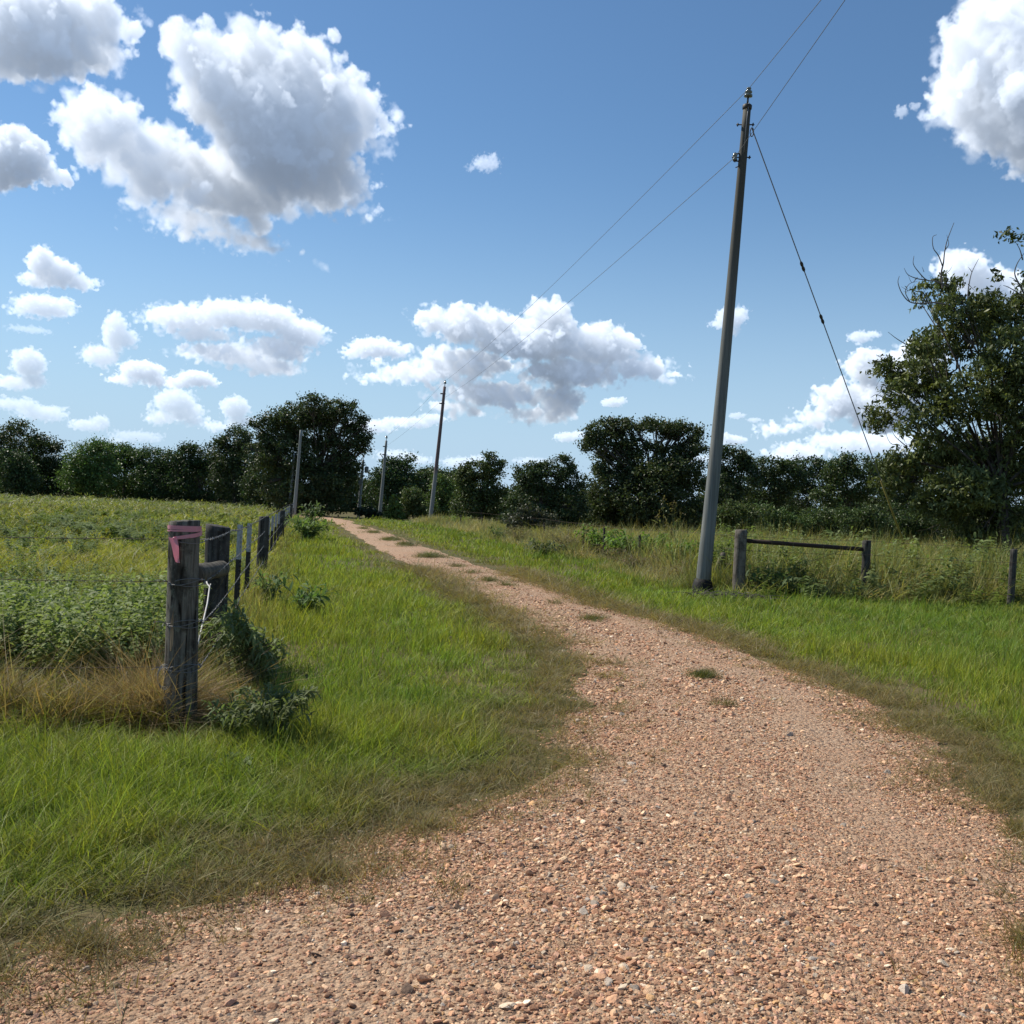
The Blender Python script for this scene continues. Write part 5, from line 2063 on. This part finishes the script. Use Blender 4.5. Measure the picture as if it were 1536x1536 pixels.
    crownV = np.concatenate([crownV, V])
    crownC = np.concatenate([crownC, np.repeat(c, 4, 0)])
    np_mesh('crown', crownV - np.array(base), np.arange(len(crownV)).reshape(-1, 4), M['leaf'], root, {'col': crownC})


near_tree()
# ------------------------------------------------------------------ weeds, vines, seed heads: plants one can point at
def lance(V, Q, A, p, d, L, w, droop, col_, rng, segs=3):
    """one pointed leaf: a folded, drooping strip"""
    d = Vector(d).normalized()
    s = d.cross(Vector((0, 0, 1)))
    s = s.normalized() if s.length > .05 else Vector((1, 0, 0))
    s = (s + Vector((0, 0, rng.uniform(-.5, .5)))).normalized()
    o = len(V)
    for k in range(segs + 1):
        t = k / segs
        c = Vector(p) + d * L * t + Vector((0, 0, -droop * L * t * t))
        wk = w * (math.sin(math.pi * (0.12 + .88 * t)) ** .8 if k < segs else .03)
        V += [tuple(c - s * wk + Vector((0, 0, wk * .35))), tuple(c), tuple(c + s * wk + Vector((0, 0, wk * .35)))]
        A += [col_] * 3
    for k in range(segs):
        q = o + 3 * k
        Q += [(q, q + 1, q + 4, q + 3), (q + 1, q + 2, q + 5, q + 4)]


def weed(name, label, cat, foot, stems, leaf, color, group=None, seed=0, flower=None):
    """stems: list of polylines; leaf = (length, half width, spacing, droop)"""
    rng = np.random.default_rng(700 + seed)
    foot = Vector(foot)
    root = thing(name, label, cat, foot, group)
    mb = MB()
    V, Q, A = [], [], []
    for st in stems:
        pts = [Vector(p) for p in st]
        mb.tube(pts, [.006 * (1 - .6 * i / (len(pts) - 1)) for i in range(len(pts))], 6, False)
        ln = 0.0
        for a, b in zip(pts[:-1], pts[1:]):
            L = (b - a).length
            k = max(1, int(L / leaf[2]))
            ax = (b - a).normalized()
            for j in range(k):
                p = a.lerp(b, (j + rng.uniform(.2, .8)) / k)
                for _ in range(2):
                    d = Vector(rng.uniform(-1, 1, 3))
                    d = d - ax * d.dot(ax) + ax * .5 + Vector((0, 0, .15))
                    tone = rng.uniform(.7, 1.3)
                    pale = rng.uniform(0, 1) ** 3 * .5
                    cc = tuple(c * tone * (1 - pale) + pale * q * tone for c, q in zip(color, (.24, .27, .16)))
                    lance(V, Q, A, p, d, leaf[0] * rng.uniform(.6, 1.25), leaf[1] * rng.uniform(.7, 1.2), leaf[3] * rng.uniform(.5, 1.5), cc, rng)
        if flower:
            for j in range(flower[0]):
                p = pts[-1] + Vector(rng.normal(0, 1, 3)) * flower[1] + Vector((0, 0, j * flower[3]))
                lance(V, Q, A, p, Vector(rng.uniform(-1, 1, 3)), flower[2], flower[2] * .3, .3, flower[4], rng, 2)
    f3 = np.array(foot)
    mb.build('stem', M['twig'] if color[1] < .07 else M['stem'], root)
    np_mesh('foliage', np.array(V) - f3, Q, M['herb'], root, {'col': A}, smooth=True)
    return root


_m, _g, _out = new_mat('green_stem')
_n = _g.noise(worldco(_g), 30.0, 3.0)
pbr(_g, _out, _g.mix(_n, (0.10, 0.13, 0.04), (0.17, 0.18, 0.07)), .7)
M['stem'] = _m


def bushy(foot, h, spread, n, rng, lean=(0, 0), droop=.25):
    S = []
    for i in range(n):
        a = rng.uniform(0, 6.28)
        r = spread * math.sqrt(rng.uniform(.05, 1))
        hh = h * rng.uniform(.6, 1.08)
        p = Vector(foot) + Vector((rng.normal(0, .05), rng.normal(0, .05), 0)) * min(1.0, spread * 1.6)
        pts = []
        for k in range(6):
            t = k / 5
            pts.append(p + Vector(((math.cos(a) * r + lean[0]) * t ** 1.3, (math.sin(a) * r + lean[1]) * t ** 1.3, hh * (t - droop * t ** 3))))
        S.append(pts)
    return S


def herbs():
    rng = np.random.default_rng(33)
    gcol = (0.155, 0.20, 0.080)
    dk = (0.150, 0.175, 0.066)
    # arching weed between corner and brace post, its tip bowed to the right
    f = Vector((CORNER.x + .10, 8.2, 0))
    st = []
    for i in range(46):
        u = rng.uniform(-.25, 1)
        e = at(335 + 95 * u + rng.normal(0, 8), 940 + 70 * abs(u) ** 1.5 + rng.normal(0, 16), 8.0 + rng.normal(0, .25))
        a = f + Vector((rng.normal(0.12, .1), rng.normal(0, .12), 0))
        m1 = a.lerp(e, .45) + Vector((-.03, 0, .24))
        m2 = a.lerp(e, .8) + Vector((0, 0, .17))
        st.append([a, a.lerp(m1, .5) + Vector((0, 0, .05)), m1, m2, e])
    weed('leafy_weed', 'large grey green weed arching to the right between the corner post and the brace post', 'weed', f, st, (.085, .012, .030, .35), gcol, None, 1)
    f = ground(405, 1128)
    weed('leafy_weed', 'dense dark weed clump on the grass right of the foot of the corner post', 'weed', f, bushy(f, .62, .30, 56, rng, (.0, .1), .45), (.066, .0085, .026, .4), dk, None, 2)
    f = ground(350, 1112)
    weed('leafy_weed', 'short pale leaved weed close against the right side of the corner post foot', 'weed', f, bushy(f, .34, .20, 26, rng), (.060, .010, .03, .3), gcol, None, 3)
    f = ground(345, 1158)
    weed('leafy_weed', 'small low weed in the grass just in front of the dense dark weed clump', 'weed', f, bushy(f, .13, .13, 9, rng), (.07, .014, .03, .3), gcol, None, 4)
    f = ground(455, 925)
    weed('leafy_weed', 'bushy green weed beside the T-posts, nearest weed past the brace post', 'weed', f, bushy(f, .52, .45, 26, rng), (.15, .02, .06, .35), (0.11, .18, .05), 'weeds growing along the left fence', 5)
    f = ground(405, 908)
    weed('leafy_weed', 'pale weed at the foot of the first two steel T-posts', 'weed', f, bushy(f, .62, .35, 20, rng), (.13, .018, .06, .35), (0.13, .19, .07), 'weeds growing along the left fence', 6)
    f = ground(462, 812)
    weed('leafy_weed', 'tall bushy weed half hiding the far stretch of the left fence', 'weed', f, bushy(f, 1.05, .8, 40, rng), (.30, .035, .10, .3), (0.14, .21, .06), 'weeds growing along the left fence', 7)
    f = ground(463, 795)
    weed('leafy_weed', 'dark leafy weed at the very end of the left fence under the oak', 'weed', f, bushy(f, 1.55, .7, 20, rng), (.35, .05, .14, .3), (0.07, .11, .04), 'weeds growing along the left fence', 8)
    f = ground(423, 800)
    weed('leafy_weed', 'thin upright weed sticking up between two far posts of the left fence', 'weed', f, bushy(f, 1.7, .2, 4, rng), (.25, .03, .12, .3), (0.15, .17, .09), 'weeds growing along the left fence', 9)

    # broad-leaved patch in the field left of the corner post: ground cover
    srcs = []
    for k in range(4):
        V, Q, A = [], [], []
        for s in range(5):
            a = rng.uniform(0, 6.28)
            top = Vector((math.cos(a) * .13, math.sin(a) * .13, rng.uniform(.34, .56)))
            base = Vector((rng.normal(0, .05), rng.normal(0, .05), 0))
            for j in range(24):
                t = (j + 1) / 24
                p = base.lerp(top, t)
                d = Vector((rng.uniform(-1, 1), rng.uniform(-1, 1), rng.uniform(.0, .7)))
                tone = rng.uniform(.75, 1.25)
                lance(V, Q, A, p, d, .068 * rng.uniform(.5, 1.4), .0125, .4, (tone, tone, tone), rng)
        srcs.append(np_mesh('broadleaf_weed', np.array(V), Q, M['weed'], None, {'v': A}, True, False))
    x = rng.uniform(-7.2, -2.35, 5200)
    y = 7.6 + 6.4 * rng.uniform(0, 1, 5200) ** 1.25
    n1 = noise2(x, y, 1.5, 91)
    k = (n1 > 0.36) & (x < fence_x(y) - .12) & (y > 7.75 + 0.55 * (n1 - .5) + np.clip((x + 3.3) * .9, 0, 1.2))
    x, y, n1 = x[k], y[k], n1[k]
    k = rng.uniform(0, 1, len(x)) < np.clip((12.6 - y) / 2.5, .05, 1) * .46
    x, y, n1 = x[k], y[k], n1[k]
    c = mixc(rng.uniform(0, 1, len(x)), np.array([.165, .220, .060]), np.array([.255, .295, .13]))
    s = rng.uniform(.75, 1.25, len(x))
    scatter('broadleaf_weeds', np.stack([x, y, 0 * x], 1), np.stack([s, s, s * (0.45 + .95 * n1) * rng.uniform(.75, 1.2, len(x))], 1), c, srcs, None, .15)

    # the same weed, thinner, out across the field
    x, y = sample(lambda q: frame_lo(q), lambda q: fence_x(q) - .3, 11, 70, lambda q: 9.0 * (11 / q) ** 1.6)
    n1 = noise2(x, y, 3.0, 95)
    k = n1 > .44
    x, y, n1 = x[k], y[k], n1[k]
    c = mixc(rng.uniform(0, 1, len(x)), np.array([.13, .18, .045]), np.array([.19, .235, .085]))
    s = np.clip(y / 14, 1, 2.4) * rng.uniform(.7, 1.2, len(x))
    scatter('field_weeds', np.stack([x, y, 0 * x], 1), np.stack([s, s, .7 + .0 * s], 1), c, srcs, None, .15)

    # and among the tall grass beyond the right fence
    x, y = sample(lambda q: 4.6 + 0 * q, lambda q: .56 * q + 2, 19.3, 34, lambda q: 3.4 * (20 / q) ** 1.6)
    n1 = noise2(x, y, 1.3, 97)
    k = (n1 > .45)
    x, y, n1 = x[k], y[k], n1[k]
    c = mixc(rng.uniform(0, 1, len(x)), np.array([.12, .17, .05]), np.array([.20, .235, .09]))
    s = rng.uniform(1.0, 2.5, len(x))
    scatter('rank_weeds', np.stack([x, y, 0 * x], 1), np.stack([s, s, s * np.clip((y - 19) / 2.0, .35, 1)], 1), c, srcs, None, .15)

    # right fence: vines, buff clumps, seed stalks
    for i, (px, py, h, sp, n, label) in enumerate((
            (897, 838, 1.4, .8, 50, 'bright green vine over the right fence below the left side of the broad oak'),
            (938, 850, 1.35, .75, 50, 'bright green vine between the thin steel posts and the broad oak trunk'),
            (985, 856, 1.35, .7, 46, 'bright green vine between the two thin steel posts'),
            (1028, 868, 1.25, .6, 40, 'bright green vine just left of the near pole'),
            (1078, 880, 1.35, .4, 16, 'tall bright cane leaved plant between the near pole and the pale post'))):
        f = ground(px, py)
        st = bushy(f, h, sp, n, rng, droop=.3)
        lf = (.15, .042, .075, .5) if i < 4 else (.42, .03, .16, .6)
        weed('vine' if i < 4 else 'cane_plant', label, 'vine' if i < 4 else 'plant', f, st, lf, (.14, .23, .040) if i < 4 else (.17, .22, .06), 'vines on the right fence' if i < 4 else None, 20 + i)
    for i, (px, py, h, sp, n, cl, label) in enumerate((
            (1060, 880, .55, .3, 16, (.13, .15, .055), 'low leafy weed against the left side of the tarred pole base'),
            (1150, 896, .75, .6, 30, (.085, .13, .045), 'dark leafy weed clump to the right of the pale fence post'),
            (1190, 900, .6, .6, 26, (.10, .14, .05), 'leafy weed clump under the middle of the fence rail'),
            (815, 836, .7, .8, 24, (.12, .14, .06), 'grey leafy weed before the shaggy tree on the right verge'),
            (750, 812, .8, .6, 20, (.09, .13, .055), 'round green weed under the left of the shaggy tree by the right fence'),
            (685, 792, 1.1, 1.0, 22, (.17, .24, .05), 'yellow green weed right of the foot of the second pole'))):
        f = ground(px, py)
        weed('leafy_weed', label, 'weed', f, bushy(f, h, sp, n, rng), (.17, .03, .08, .35), cl, 'weeds along the right fence', 30 + i)
    for i, (px, py, h, label) in enumerate(((992, 850, 2.0, 'tall seeding stalk above the vine, left one of the pair by the steel post'),
                                            (1012, 852, 1.9, 'tall seeding stalk above the vine, right one of the pair by the steel post'))):
        f = ground(px, py)
        weed('seed_stalk', label, 'weed', f, bushy(f, h, .22, 4, rng, droop=.1), (.28, .02, .22, .6), (.14, .13, .05), 'tall seeding stalks', 40 + i, (12, .05, .07, .012, (.16, .13, .06)))
    for i, (px, py, h, sp, n, label) in enumerate((
            (850, 834, 1.15, .9, 44, 'buff dry brushy weed left of the vines under the broad oak'),
            (965, 862, .7, .9, 40, 'dead brown weed tangle at the foot of the thin steel posts'),
            (1020, 876, .6, .6, 30, 'dead brown weed tangle just left of the tarred pole base'),
            (925, 850, .75, .6, 30, 'dead brown weed tangle in front of the vines'),
            (778, 818, 1.0, .8, 36, 'buff dry weed in front of the purple grey shrub'))):
        f = ground(px, py)
        weed('dry_weed', label, 'weed', f, bushy(f, h, sp, n, rng), (.13, .010, .05, .3), (.26, .20, .11) if i in (0, 4) else (.20, .145, .09), 'dry weeds along the right fence', 60 + i)
    # pale brush pile at the foot of the pale post
    f = ground(1092, 903)
    mb = MB()
    for k in range(150):
        a = rng.uniform(0, 6.28)
        c = f + Vector((rng.normal(0, .38), rng.normal(0, .16), rng.uniform(.02, .16)))
        d = Vector((math.cos(a), math.sin(a) * .6, rng.uniform(-.15, .5))) * rng.uniform(.08, .26)
        mb.tube([c - d, c + Vector((0, 0, .02)), c + d], [.005, .006, .003], 4, False)
    o = mb.build('brush_pile', M['post_grey'], loc=f)
    tag(o, 'little heap of pale dead twigs at the foot of the pale fence post', 'brush pile')


herbs()
